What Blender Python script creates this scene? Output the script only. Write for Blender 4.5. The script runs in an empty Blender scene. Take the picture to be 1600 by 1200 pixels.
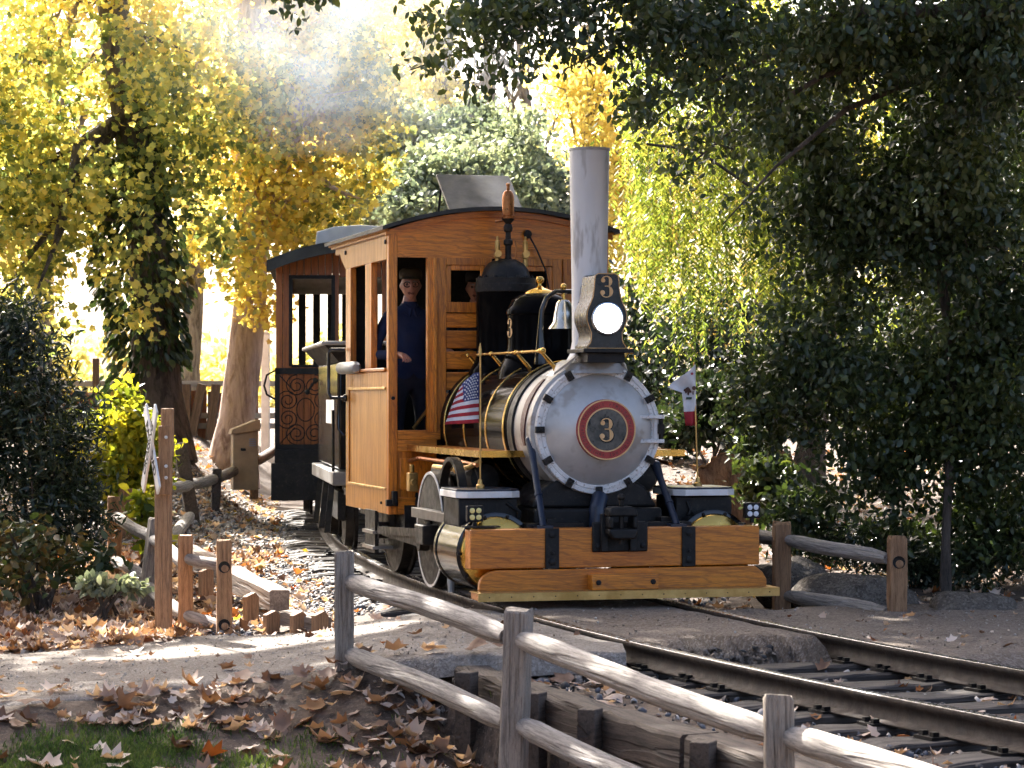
import bpy, bmesh, math, random
import numpy as np
from mathutils import Vector, Matrix, noise as mnoise

RAD = math.radians
sc = bpy.context.scene
rng = np.random.default_rng(7)
random.seed(7)

# ------------------------------------------------------------------ camera
EYE, FPX, HOR = 1.38, 4000.0, 618.0          # eye height over the rail top, focal length and horizon of a 1600 px wide frame
cam_d = bpy.data.cameras.new('camera'); cam = bpy.data.objects.new('camera', cam_d)
sc.collection.objects.link(cam); sc.camera = cam
cam.location = (0, 0, EYE); cam.rotation_euler = (RAD(90), 0, 0)
cam_d.sensor_width = 36; cam_d.lens = 36 * FPX / 1600
cam_d.shift_y = (HOR - 600) / 1600
cam_d.clip_start = 0.2; cam_d.clip_end = 2000
cam_d.dof.use_dof = True; cam_d.dof.focus_distance = 17.6; cam_d.dof.aperture_fstop = 9

# ------------------------------------------------------------------ sky, sun, exposure
SUN_EL, SUN_AZ = RAD(39), RAD(-24)            # azimuth from +Y towards +X
SUN = Vector((math.sin(SUN_AZ) * math.cos(SUN_EL), math.cos(SUN_AZ) * math.cos(SUN_EL), math.sin(SUN_EL)))
wd = bpy.data.worlds.new('World'); sc.world = wd; wd.use_nodes = True
wn = wd.node_tree.nodes; wl = wd.node_tree.links
for n in list(wn): wn.remove(n)
sky = wn.new('ShaderNodeTexSky'); sky.sky_type = 'NISHITA'; sky.sun_disc = False
sky.sun_elevation = SUN_EL; sky.sun_rotation = SUN_AZ; sky.air_density = 0.55; sky.dust_density = 5.0; sky.ozone_density = 0.2
bgn = wn.new('ShaderNodeBackground'); bgn.inputs[1].default_value = 0.10
wo = wn.new('ShaderNodeOutputWorld')
wl.new(sky.outputs[0], bgn.inputs[0]); wl.new(bgn.outputs[0], wo.inputs[0])
sun_d = bpy.data.lights.new('sun', 'SUN'); sun_d.energy = 5.0; sun_d.angle = RAD(0.53); sun_d.color = (1.0, 0.955, 0.89)
sun_o = bpy.data.objects.new('sun', sun_d); sc.collection.objects.link(sun_o)
sun_o.rotation_euler = (-SUN).to_track_quat('-Z', 'Y').to_euler()
sc.view_settings.view_transform = 'Standard'; sc.view_settings.look = 'None'
sc.view_settings.gamma = 1; sc.view_settings.use_curve_mapping = False
sc.view_settings.exposure = 2.45
cy = sc.cycles
cy.use_adaptive_sampling = True; cy.adaptive_threshold = 0.03; cy.adaptive_min_samples = 24
cy.max_bounces = 6; cy.diffuse_bounces = 4; cy.glossy_bounces = 2; cy.transmission_bounces = 4
cy.transparent_max_bounces = 6; cy.volume_bounces = 1; cy.use_denoising = True
cy.caustics_reflective = False; cy.caustics_refractive = False
cy.sample_clamp_indirect = 6

# ------------------------------------------------------------------ helpers
COL = sc.collection
def at(px, py, Y):
    return Vector(((px - 800) / FPX * Y, Y, EYE - (py - HOR) * Y / FPX))
def tag(o, label=None, cat=None, group=None, kind=None):
    if label: o['label'] = label
    if cat: o['category'] = cat
    if group: o['group'] = group
    if kind: o['kind'] = kind
    return o
def empty(name, loc=(0, 0, 0), rz=0.0, parent=None):
    o = bpy.data.objects.new(name, None); COL.objects.link(o)
    o.location = loc; o.rotation_euler = (0, 0, rz); o.empty_display_size = 0.2
    if parent: o.parent = parent
    return o
def place(name, me, parent=None, loc=None, rot=None, scale=None):
    o = bpy.data.objects.new(name, me); COL.objects.link(o)
    if parent: o.parent = parent
    if loc is not None: o.location = loc
    if rot is not None: o.rotation_euler = rot
    if scale is not None: o.scale = scale if hasattr(scale, '__len__') else (scale,) * 3
    return o
def np_mesh(name, verts, faces, mats, smooth=False, midx=None):
    """verts (N,3); faces (M,k) of one size"""
    me = bpy.data.meshes.new(name)
    v = np.asarray(verts, np.float32); f = np.asarray(faces, np.int32)
    k = f.shape[1]
    me.vertices.add(len(v)); me.vertices.foreach_set('co', v.ravel())
    me.loops.add(f.size); me.loops.foreach_set('vertex_index', f.ravel())
    me.polygons.add(len(f)); me.polygons.foreach_set('loop_start', np.arange(0, f.size, k, dtype=np.int32))
    me.polygons.foreach_set('loop_total', np.full(len(f), k, np.int32))
    if smooth: me.polygons.foreach_set('use_smooth', np.ones(len(f), bool))
    for m in (mats if isinstance(mats, (list, tuple)) else [mats]): me.materials.append(m)
    if midx is not None: me.polygons.foreach_set('material_index', np.asarray(midx, np.int32))
    me.update(calc_edges=True)
    return me

SPLIT = set('step_skirt coupler_cheek panel_rail frame_rail truck_frame front_deck hatch_stay lamp_stay panel_moulding window_frame gauge slat_end roof_beam brass_edge panel_frame post_extension'.split())
class MB:
    """collects shapes, builds ONE mesh object"""
    def __init__(s): s.v = []; s.f = []; s.m = []; s.mi = 0
    def mat(s, i): s.mi = i; return s
    def add(s, vs, fs, M=None):
        b = len(s.v)
        s.v += [tuple(M @ Vector(p)) if M else tuple(p) for p in vs]
        s.f += [tuple(b + i for i in f) for f in fs]; s.m += [s.mi] * len(fs); return s
    def box(s, x0, x1, y0, y1, z0, z1, M=None):
        vs = [(x, y, z) for z in (z0, z1) for y in (y0, y1) for x in (x0, x1)]
        return s.add(vs, [(0, 2, 3, 1), (4, 5, 7, 6), (0, 1, 5, 4), (2, 6, 7, 3), (0, 4, 6, 2), (1, 3, 7, 5)], M)
    def cbox(s, c, size, rot=(0, 0, 0)):
        from mathutils import Euler
        M = Matrix.Translation(c) @ Euler(rot).to_matrix().to_4x4()
        h = [q / 2 for q in size]
        return s.box(-h[0], h[0], -h[1], h[1], -h[2], h[2], M)
    def bar(s, p0, p1, w, h, up=(0, 0, 1)):
        """box from p0 to p1, w sideways, h along up"""
        p0 = Vector(p0); p1 = Vector(p1); d = p1 - p0; L = d.length; d.normalize()
        u = Vector(up); x = d.cross(u)
        if x.length < 1e-5: x = d.cross(Vector((1, 0, 0)))
        x.normalize(); u = x.cross(d)
        M = Matrix((x, d, u)).transposed().to_4x4(); M.translation = p0
        return s.box(-w / 2, w / 2, 0, L, -h / 2, h / 2, M)
    def prism(s, pts, y0, y1, M=None):
        """pts (x, z) outline in order; extruded along y"""
        n = len(pts)
        vs = [(p[0], y0, p[1]) for p in pts] + [(p[0], y1, p[1]) for p in pts]
        fs = [tuple(range(n)), tuple(range(2 * n - 1, n - 1, -1))]
        fs += [(i, n + i, n + (i + 1) % n, (i + 1) % n) for i in range(n)]
        return s.add(vs, fs, M)
    def tube(s, path, r, n=8, caps=True, jitter=0.0):
        path = [Vector(p) for p in path]; N = len(path)
        rr = r if hasattr(r, '__len__') else [r] * N
        T = []
        for i in range(N):
            t = path[min(i + 1, N - 1)] - path[max(i - 1, 0)]; T.append(t.normalized() if t.length > 1e-9 else Vector((0, 0, 1)))
        ref = Vector((0, 0, 1)) if abs(T[0].z) < 0.9 else Vector((1, 0, 0))
        x = T[0].cross(ref).normalized(); vs = []; fs = []
        for i in range(N):
            x = (x - T[i] * x.dot(T[i])).normalized(); y = T[i].cross(x)
            for k in range(n):
                a = 2 * math.pi * k / n
                q = rr[i] * (1 + (random.uniform(-jitter, jitter) if jitter else 0))
                vs.append(path[i] + (x * math.cos(a) + y * math.sin(a)) * q)
        for i in range(N - 1):
            for k in range(n):
                a = i * n + k; b = i * n + (k + 1) % n
                fs.append((a, b, b + n, a + n))
        if caps: fs += [tuple(range(n - 1, -1, -1)), tuple((N - 1) * n + k for k in range(n))]
        return s.add(vs, fs)
    def cyl(s, p0, p1, r0, r1=None, n=24, caps=True):
        return s.tube([p0, p1], [r0, r0 if r1 is None else r1], n, caps)
    def lathe(s, prof, o=(0, 0, 0), axis=(0, 0, 1), n=32, ring=False):
        """prof: (r, h) along axis"""
        ax = Vector(axis).normalized(); ref = Vector((0, 0, 1)) if abs(ax.z) < 0.9 else Vector((1, 0, 0))
        x = ax.cross(ref).normalized(); y = ax.cross(x); o = Vector(o); vs = []; fs = []
        for r, h in prof:
            for k in range(n):
                a = 2 * math.pi * k / n
                vs.append(o + ax * h + (x * math.cos(a) + y * math.sin(a)) * max(r, 1e-4))
        for i in range(len(prof) - 1):
            for k in range(n):
                a = i * n + k; b = i * n + (k + 1) % n
                fs.append((a, b, b + n, a + n))
        if ring:
            q = (len(prof) - 1) * n; fs += [(q + k, q + (k + 1) % n, (k + 1) % n, k) for k in range(n)]
        else: fs += [tuple(range(n - 1, -1, -1)), tuple((len(prof) - 1) * n + k for k in range(n))]
        return s.add(vs, fs)
    def ball(s, c, r, n=12, sq=(1, 1, 1)):
        prof = [(math.sin(math.pi * i / (n // 2 + 2)), -math.cos(math.pi * i / (n // 2 + 2))) for i in range(n // 2 + 3)]
        M = Matrix.Translation(c) @ Matrix.Diagonal((r * sq[0], r * sq[1], r * sq[2], 1))
        t = MB().lathe(prof, n=n); return s.add(t.v, t.f, M)
    def mesh(s, name, mats):
        me = bpy.data.meshes.new(name); me.from_pydata([tuple(p) for p in s.v], [], s.f)
        for m in (mats if isinstance(mats, (list, tuple)) else [mats]): me.materials.append(m)
        me.polygons.foreach_set('material_index', s.m)
        bm = bmesh.new(); bm.from_mesh(me); bmesh.ops.recalc_face_normals(bm, faces=bm.faces); bm.to_mesh(me); bm.free()
        return me
    def islands(s):
        par = list(range(len(s.v)))
        def fd(a):
            while par[a] != a: par[a] = par[par[a]]; a = par[a]
            return a
        for f in s.f:
            for q in f[1:]: par[fd(q)] = fd(f[0])
        grp = {}
        for f, m in zip(s.f, s.m): grp.setdefault(fd(f[0]), []).append((f, m))
        out = []
        for fs in grp.values():
            b = MB(); ids = sorted({q for f, _ in fs for q in f}); mp = {q: i for i, q in enumerate(ids)}
            b.v = [s.v[q] for q in ids]; b.f = [tuple(mp[q] for q in f) for f, _ in fs]; b.m = [m for _, m in fs]; out.append(b)
        return out
    def build(s, name, mats, parent=None, smooth=35, bevel=0.0, seg=2, loc=None, rz=None):
        if name in SPLIT:
            isl = s.islands()
            if len(isl) > 1: return [b._build(name, mats, parent, smooth, bevel, seg, loc, rz) for b in isl][0]
        return s._build(name, mats, parent, smooth, bevel, seg, loc, rz)
    def _build(s, name, mats, parent=None, smooth=35, bevel=0.0, seg=2, loc=None, rz=None):
        me = s.mesh(name, mats)
        if smooth:
            me.polygons.foreach_set('use_smooth', [True] * len(me.polygons)); me.set_sharp_from_angle(angle=RAD(smooth))
        o = place(name, me, parent, loc)
        if rz is not None: o.rotation_euler.z = rz
        if bevel:
            b = o.modifiers.new('bevel', 'BEVEL'); b.width = bevel; b.segments = seg; b.limit_method = 'ANGLE'; b.angle_limit = RAD(40)
            b.harden_normals = False
        return o
def copy_tree(o, parent=None):
    c = o.copy(); COL.objects.link(c); c.parent = parent
    for ch in o.children: copy_tree(ch, c)
    return c

# ------------------------------------------------------------------ materials
def new_mat(name):
    m = bpy.data.materials.new(name); m.use_nodes = True
    nt = m.node_tree; b = nt.nodes['Principled BSDF']
    return m, nt, b
def ramp(nt, fac, stops, interp='LINEAR'):
    r = nt.nodes.new('ShaderNodeValToRGB'); r.color_ramp.interpolation = interp
    e = r.color_ramp.elements
    while len(e) < len(stops): e.new(0.5)
    for el, (p, c) in zip(e, stops):
        el.position = p; el.color = (c[0], c[1], c[2], 1) if hasattr(c, '__len__') else (c, c, c, 1)
    nt.links.new(fac, r.inputs[0]); return r.outputs[0]
def coords(nt, scale=(1, 1, 1), kind='Object', rot=(0, 0, 0)):
    tc = nt.nodes.new('ShaderNodeTexCoord'); mp = nt.nodes.new('ShaderNodeMapping')
    mp.inputs['Scale'].default_value = scale; mp.inputs['Rotation'].default_value = rot
    nt.links.new(tc.outputs[kind], mp.inputs[0]); return mp.outputs[0]
def noise_tex(nt, vec, scale, detail=4, rough=0.55, dist=0.0):
    n = nt.nodes.new('ShaderNodeTexNoise'); n.inputs['Scale'].default_value = scale
    n.inputs['Detail'].default_value = detail; n.inputs['Roughness'].default_value = rough; n.inputs['Distortion'].default_value = dist
    if vec is not None: nt.links.new(vec, n.inputs['Vector'])
    return n.outputs[0]
def mixc(nt, fac, a, b, mode='MIX'):
    m = nt.nodes.new('ShaderNodeMix'); m.data_type = 'RGBA'; m.blend_type = mode
    for sock, val in ((m.inputs[0], fac), (m.inputs[6], a), (m.inputs[7], b)):
        if hasattr(val, 'is_linked'): nt.links.new(val, sock)
        elif hasattr(val, '__len__'): sock.default_value = (val[0], val[1], val[2], 1)
        else: sock.default_value = val
    return m.outputs[2]
def bump(nt, b, h, strength=0.3, dist=0.02, prev=None):
    n = nt.nodes.new('ShaderNodeBump'); n.inputs['Strength'].default_value = strength; n.inputs['Distance'].default_value = dist
    nt.links.new(h, n.inputs['Height'])
    if prev: nt.links.new(prev, n.inputs['Normal'])
    nt.links.new(n.outputs[0], b.inputs['Normal']); return n.outputs[0]
def surf(name, c1, c2, scale=6, rough=(0.5, 0.7), metal=0.0, bmp=0.2, bdist=0.01, stretch=(1, 1, 1), detail=6, coat=0.0, lo=0.35, hi=0.65, c3=None, s3=40, spec=0.5):
    m, nt, b = new_mat(name); v = coords(nt, stretch)
    n = noise_tex(nt, v, scale, detail, 0.62)
    col = ramp(nt, n, [(lo, c1), (hi, c2)])
    if c3 is not None:
        n3 = noise_tex(nt, v, s3, 3, 0.6)
        col = mixc(nt, ramp(nt, n3, [(0.56, 0.0), (0.68, 1.0)]), col, c3)
    nt.links.new(col, b.inputs['Base Color'])
    nt.links.new(ramp(nt, noise_tex(nt, v, scale * 1.7, 4), [(0.3, rough[0]), (0.7, rough[1])]), b.inputs['Roughness'])
    b.inputs['Metallic'].default_value = metal; b.inputs['Coat Weight'].default_value = coat; b.inputs['Coat Roughness'].default_value = 0.12
    b.inputs['Specular IOR Level'].default_value = spec
    if bmp: bump(nt, b, noise_tex(nt, v, scale * 5, 6, 0.65), bmp, bdist)
    return m
def wood(name, dark, mid, light, axis, fine=26, rough=(0.35, 0.55), coat=0.0, bmp=0.25, crack=0.0, figure=True):
    """grain along axis 0/1/2"""
    m, nt, b = new_mat(name)
    st = [1.0, 1.0, 1.0]; st[axis] = 0.06
    v = coords(nt, st)
    w = noise_tex(nt, v, 5, 4, 0.5, 1.2)
    g = noise_tex(nt, v, fine, 8, 0.72, 0.4)
    fin = noise_tex(nt, v, fine * 5, 4, 0.7)
    col = ramp(nt, w, [(0.3, mid), (0.7, light)])
    if figure:
        wv = nt.nodes.new('ShaderNodeTexWave'); wv.wave_type = 'BANDS'; wv.bands_direction = 'DIAGONAL'
        wv.inputs['Scale'].default_value = 13; wv.inputs['Distortion'].default_value = 9; wv.inputs['Detail'].default_value = 3; wv.inputs['Detail Scale'].default_value = 1.1
        sv = [1.0, 1.0, 1.0]; sv[axis] = 0.16
        nt.links.new(coords(nt, sv), wv.inputs['Vector'])
        col = mixc(nt, ramp(nt, wv.outputs[1], [(0.0, 0.40), (0.14, 0.0)]), col, dark)
    col = mixc(nt, ramp(nt, g, [(0.40, 0.55), (0.54, 0.0)]), col, dark)
    col = mixc(nt, ramp(nt, fin, [(0.36, 0.5), (0.5, 0.0)]), col, dark)
    oi = nt.nodes.new('ShaderNodeObjectInfo')          # boards differ from one another
    col = mixc(nt, 1.0, col, ramp(nt, oi.outputs['Random'], [(0.0, (.80, .78, .76)), (.5, (1, 1, 1)), (1.0, (1.08, 1.06, 1.0))]), 'MULTIPLY')
    gr_ = noise_tex(nt, coords(nt, kind='Generated'), 3.0, 5, .65)
    col = mixc(nt, ramp(nt, gr_, [(.56, 0.0), (.74, .42)]), col, dark)
    nt.links.new(col, b.inputs['Base Color'])
    nt.links.new(ramp(nt, g, [(0.3, rough[1]), (0.7, rough[0])]), b.inputs['Roughness'])
    b.inputs['Coat Weight'].default_value = coat; b.inputs['Coat Roughness'].default_value = 0.18
    p = bump(nt, b, g, bmp, 0.006)
    if crack:
        ck = noise_tex(nt, v, 9, 3, 0.5, 0.6)
        bump(nt, b, ramp(nt, ck, [(0.40, 0.0), (0.45, 1.0)]), crack, 0.01, p)
        # weathering cracks are darker wood
    return m
def gritty(name, base, light, dark, pebble, s=1.0):
    """worn aggregate: broad stains, centimetre stones, sand"""
    m, nt, b = new_mat(name); v = coords(nt)
    n1 = noise_tex(nt, v, 1.1 * s, 6, .65, .3); n2 = noise_tex(nt, v, 22 * s, 6, .75); n3 = noise_tex(nt, v, 95 * s, 4, .7)
    vo = nt.nodes.new('ShaderNodeTexVoronoi'); vo.inputs['Scale'].default_value = 75 * s; nt.links.new(v, vo.inputs['Vector'])
    c = ramp(nt, n1, [(.34, base), (.66, light)])
    c = mixc(nt, ramp(nt, n2, [(.36, .75), (.5, .0)]), c, dark)
    c = mixc(nt, ramp(nt, vo.outputs['Color'], [(.62, .0), (.72, .8)]), c, pebble)
    c = mixc(nt, ramp(nt, n3, [(.34, .8), (.46, .0)]), c, dark)
    nt.links.new(c, b.inputs['Base Color']); b.inputs['Roughness'].default_value = .93; b.inputs['Specular IOR Level'].default_value = .2
    p = bump(nt, b, n2, .9, .03); p = bump(nt, b, vo.outputs['Distance'], .5, .012, p); bump(nt, b, n3, .8, .008, p); return m
def leaf_mat(name, cols, trans=0.5, rough=0.45, spec=0.4, scale=0.6, var=0.5, tcol=None):
    """cols: list of colours picked per leaf, and drifting through the crown"""
    m, nt, b = new_mat(name)
    geo = nt.nodes.new('ShaderNodeNewGeometry')
    n = noise_tex(nt, coords(nt), scale, 3, 0.6)
    mth = nt.nodes.new('ShaderNodeMath'); mth.operation = 'MULTIPLY_ADD'
    nt.links.new(geo.outputs['Random Per Island'], mth.inputs[0]); mth.inputs[1].default_value = var
    sub = nt.nodes.new('ShaderNodeMath'); sub.operation = 'MULTIPLY_ADD'
    nt.links.new(n, sub.inputs[0]); sub.inputs[1].default_value = 2.0; sub.inputs[2].default_value = -0.5 - var / 2
    nt.links.new(sub.outputs[0], mth.inputs[2])
    k = len(cols)
    col = ramp(nt, mth.outputs[0], [(0.06 + 0.88 * i / max(1, k - 1), c) for i, c in enumerate(cols)])
    nt.links.new(col, b.inputs['Base Color']); b.inputs['Roughness'].default_value = rough
    b.inputs['Specular IOR Level'].default_value = spec
    tr = nt.nodes.new('ShaderNodeBsdfTranslucent')
    tint = mixc(nt, 1.0, col, tcol or (1.15, 1.08, 0.7), 'MULTIPLY')
    nt.links.new(tint, tr.inputs[0])
    mx = nt.nodes.new('ShaderNodeMixShader'); mx.inputs[0].default_value = trans
    nt.links.new(b.outputs[0], mx.inputs[1]); nt.links.new(tr.outputs[0], mx.inputs[2])
    nt.links.new(mx.outputs[0], nt.nodes['Material Output'].inputs[0])
    return m
def emis(name, col, s):
    m, nt, b = new_mat(name); b.inputs['Emission Color'].default_value = (*col, 1); b.inputs['Emission Strength'].default_value = s
    b.inputs['Base Color'].default_value = (0.8, 0.8, 0.8, 1); return m

OAK = ((0.21, 0.050, 0.004), (0.65, 0.198, 0.010), (0.78, 0.272, 0.016))
M = {}
M['oak_x'] = wood('varnished_oak_x', *OAK, 0, fine=44, coat=0.35)
M['oak_y'] = wood('varnished_oak_y', *OAK, 1, fine=44, coat=0.35)
M['oak_z'] = wood('varnished_oak_z', *OAK, 2, fine=44, coat=0.35)
M['oak_side'] = wood('varnished_oak_side', (0.26, 0.09, 0.005), (0.52, 0.205, 0.010), (0.60, 0.25, 0.014), 2, coat=0.08, figure=False, bmp=0.12)
M['coach_wood'] = wood('coach_siding', (0.11, 0.026, 0.006), (0.34, 0.105, 0.02), (0.42, 0.14, 0.03), 2, figure=False)
GREY = ((0.06, 0.05, 0.042), (0.30, 0.265, 0.235), (0.44, 0.405, 0.375))
M['log_grey'] = wood('weathered_log', *GREY, 2, fine=64, rough=(0.7, 0.9), bmp=0.6, crack=0.8, figure=False)
M['post_grey'] = wood('weathered_post', (0.055, 0.042, 0.032), (0.26, 0.21, 0.165), (0.37, 0.315, 0.255), 2, fine=64, rough=(0.75, 0.9), bmp=0.6, crack=0.8, figure=False)
M['post_tan'] = wood('tan_post', (0.10, 0.045, 0.02), (0.34, 0.18, 0.085), (0.46, 0.27, 0.14), 2, fine=64, rough=(0.7, 0.9), bmp=0.5, crack=0.5, figure=False)
M['timber_dark'] = wood('old_timber', (0.016, 0.012, 0.009), (0.075, 0.054, 0.040), (0.14, 0.105, 0.08), 1, fine=50, rough=(0.8, 0.95), bmp=0.8, crack=1.0, figure=False)
M['sleeper'] = wood('sleeper_wood', (0.012, 0.010, 0.009), (0.06, 0.05, 0.043), (0.12, 0.10, 0.085), 0, rough=(0.8, 0.95), bmp=0.8, crack=1.0, figure=False)
M['black'] = surf('gloss_black', (0.003, 0.003, 0.0035), (0.006, 0.0055, 0.0055), 5, (0.10, 0.22), 0, 0.03, coat=0.3, spec=0.4)
M['boiler_black'] = surf('boiler_black', (0.003, 0.003, 0.0035), (0.006, 0.0055, 0.0055), 5, (0.05, 0.12), 0, 0.02, spec=0.015)
M['black_dull'] = surf('dull_black', (0.003, 0.003, 0.0035), (0.010, 0.009, 0.0085), 9, (0.4, 0.65), 0, 0.2, c3=(0.022, 0.018, 0.014), spec=0.3)
M['iron'] = surf('dusty_iron', (0.010, 0.009, 0.008), (0.032, 0.027, 0.023), 9, (0.4, 0.7), 0.4, 0.3, spec=0.3)
M['blue_black'] = surf('blue_black_paint', (0.008, 0.014, 0.030), (0.016, 0.026, 0.05), 6, (0.25, 0.4), 0, 0.05)
M['grey_smoke'] = surf('smokebox_grey', (0.34, 0.325, 0.305), (0.47, 0.46, 0.445), 3, (0.4, 0.6), 0.4, 0.25, c3=(0.24, 0.20, 0.165), s3=7)
M['door_grey'] = surf('smokebox_door_grey', (0.42, 0.41, 0.39), (0.53, 0.52, 0.50), 3.5, (0.36, 0.5), 0.45, 0.18, c3=(0.36, 0.33, 0.295), s3=6)
M['white_ring'] = surf('chipped_white', (0.62, 0.60, 0.575), (0.78, 0.765, 0.74), 7, (0.4, 0.6), 0, 0.2, c3=(0.30, 0.25, 0.20), s3=60)
M['white'] = surf('white_paint', (0.62, 0.60, 0.57), (0.78, 0.77, 0.75), 6, (0.4, 0.6), 0, 0.1)
M['stack_grey'] = surf('stack_silver', (0.56, 0.56, 0.56), (0.66, 0.66, 0.66), 3, (0.42, 0.55), 0.2, 0.2, c3=(0.40, 0.385, 0.37), s3=14, stretch=(1, 1, .22))
M['brass'] = surf('brass', (0.52, 0.30, 0.06), (0.72, 0.47, 0.13), 6, (0.14, 0.32), 1.0, 0.1)
M['brass_dull'] = surf('worn_brass', (0.42, 0.25, 0.075), (0.66, 0.43, 0.16), 8, (0.3, 0.5), 0.9, 0.15)
M['bell_metal'] = surf('bell_nickel', (0.55, 0.50, 0.40), (0.72, 0.67, 0.56), 6, (0.12, 0.25), 1.0, 0.05)
M['copper'] = surf('aged_copper', (0.26, 0.085, 0.03), (0.48, 0.20, 0.07), 9, (0.25, 0.45), 1.0, 0.15)
M['red'] = surf('plate_red', (0.30, 0.025, 0.02), (0.42, 0.045, 0.035), 12, (0.4, 0.6), 0, 0.2)
M['maroon'] = surf('maroon_plaque', (0.06, 0.014, 0.012), (0.11, 0.03, 0.026), 18, (0.4, 0.6), 0, 0.4)
M['plate_black'] = surf('plate_worn_black', (0.05, 0.05, 0.042), (0.13, 0.12, 0.10), 14, (0.4, 0.6), 0.3, 0.5, c3=(0.012, 0.012, 0.012), s3=16)
M['gold'] = surf('number_gold', (0.60, 0.34, 0.13), (0.72, 0.46, 0.22), 10, (0.4, 0.55), 0.15, 0.1)
M['rail'] = surf('rail_side', (0.020, 0.014, 0.011), (0.05, 0.034, 0.025), 12, (0.55, 0.8), 0.4, 0.3)
M['rail_top'] = surf('rail_head', (0.20, 0.20, 0.21), (0.38, 0.38, 0.40), 20, (0.18, 0.34), 1.0, 0.05)
M['hat_roof'] = surf('roof_metal', (0.035, 0.035, 0.038), (0.09, 0.09, 0.095), 6, (0.35, 0.55), 0.5, 0.15)
M['roof_pale'] = surf('roof_canvas_pale', (0.50, 0.50, 0.52), (0.62, 0.62, 0.64), 4, (0.5, 0.7), 0.0, 0.1)
M['roof_dark'] = surf('roof_canvas_dark', (0.014, 0.016, 0.015), (0.035, 0.038, 0.035), 6, (0.5, 0.7), 0, 0.2)
M['skin'] = surf('skin', (0.36, 0.17, 0.12), (0.46, 0.24, 0.17), 10, (0.45, 0.6), 0, 0.08)
M['lamp'] = emis('headlamp_light', (0.92, 0.97, 1.0), 8.0)
def plain(name, c, r=0.6, metal=0.0): return surf(name, [q * 0.85 for q in c], [min(1, q * 1.12) for q in c], 8, (max(0.05, r - 0.08), min(1, r + 0.08)), metal, 0.1)
# ------------------------------------------------------------------ track line and ground heights
PC = (-2.97234456e-04, 2.84031852e-02, -9.90397881e-01, 9.94298038)
GAUGE = 1.22
def rail_x(Y):
    Y = np.asarray(Y, float); Yc = np.clip(Y, 9.0, 30.0)
    return np.polyval(PC, Yc) + np.polyval(np.polyder(PC), Yc) * (Y - Yc)
def slope(Y):
    return np.polyval(np.polyder(PC), np.clip(np.asarray(Y, float), 9.0, 30.0))
def heading(Y): return float(math.atan(-slope(Y)))           # turn of the track axis about z at depth Y
def track_pt(Y, off=0.0):
    """point off metres to the right of the track centre"""
    h = heading(Y); c = GAUGE / 2 + off
    return Vector((float(rail_x(Y)) + c * math.cos(h), Y + c * math.sin(h), 0))
def sstep(a, b, t):
    t = np.clip((t - a) / (b - a), 0, 1); return t * t * (3 - 2 * t)
def lump(x, y, s=1.0):
    return (np.sin(x * 1.7 * s + 0.6 * np.sin(y * 1.3 * s)) * np.cos(y * 1.1 * s + 0.8 * np.sin(x * 0.9 * s)) + 0.5 * np.sin(x * 3.9 * s + y * 2.3 * s) * np.cos(y * 4.7 * s - x)) / 1.5
PN = np.array([(-40, 13.6), (-8, 13.85), (-2.8, 14.0), (-1.78, 14.24), (-1.26, 14.4), (-0.85, 14.2), (-0.37, 13.95), (0.9, 13.9)])
PF = np.array([(-40, 16.3), (-8, 16.6), (-3.38, 16.9), (-2.72, 17.25), (-2.38, 17.55), (-1.96, 17.35), (-1.33, 16.85), (-1.0, 16.95), (-0.3, 16.9), (0.9, 16.9)])
def path_z(x): return np.interp(x, [-40, -6, -3, -1.5, -0.7, -0.3, 1], [-0.45, -0.37, -0.32, -0.2, -0.07, -0.02, -0.012])
def ground_z(x, y):
    x = np.asarray(x, float); y = np.asarray(y, float)
    d = x - rail_x(y) - GAUGE / 2
    zl = np.interp(y, [0, 8, 12, 15, 16.8, 18, 21, 28, 36, 60, 120, 900], [-.80, -.72, -.60, -.48, -.36, -.33, -.27, .18, .72, .95, 1.2, 2.0])
    zr = np.interp(y, [0, 14, 18, 22, 30, 40, 120, 900], [-.14, -.10, -.10, .02, .62, .85, 1.2, 2.0])
    a0 = np.interp(y, [14.0, 15.5], [1.78, 1.2]); a1 = np.interp(y, [14.0, 15.5], [1.86, 2.6])
    t = sstep(0, 1, (-d - a0) / (a1 - a0))
    z = -0.175 * (1 - t) + zl * t
    far = sstep(46, 70, y)
    t2 = sstep(1.5, 2.4, d); z = np.where(d > 0, -0.175 * (1 - t2) + zr * t2, z)
    z = z * (1 - far) + (zl * 0.5 + zr * 0.5) * far
    z = z + 0.022 * lump(x, y, 1.0) * np.where(np.abs(d) < 1.2, 0.35, 1.0) + 0.008 * lump(x, y, 4.3)
    yn = np.interp(x, PN[:, 0], PN[:, 1]); yf = np.interp(x, PF[:, 0], PF[:, 1])
    ramp_ = np.clip((y - (yn - 1.2)) / 1.1, 0, 1) ** 1.4 * np.clip((-.25 - x) / .5, 0, 1)
    z = np.where((y < yn + .1) & (d < -1.4), z * (1 - ramp_) + (path_z(x) - .020 + .012 * lump(x, y, 3.1)) * ramp_, z)
    inp = (x < 0.55) & (y > yn - 0.05) & (y < yf + 0.05) & (d < -0.4)
    z = np.where(inp, np.minimum(z, path_z(x) - 0.06), z)
    inr = (d > 0.55) & (y > 13.9) & (y < 17.6) & (x < 12)
    z = np.where(inr, np.minimum(z, -0.09), z)
    return z
def gz(x, y): return float(ground_z(x, y))

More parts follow.
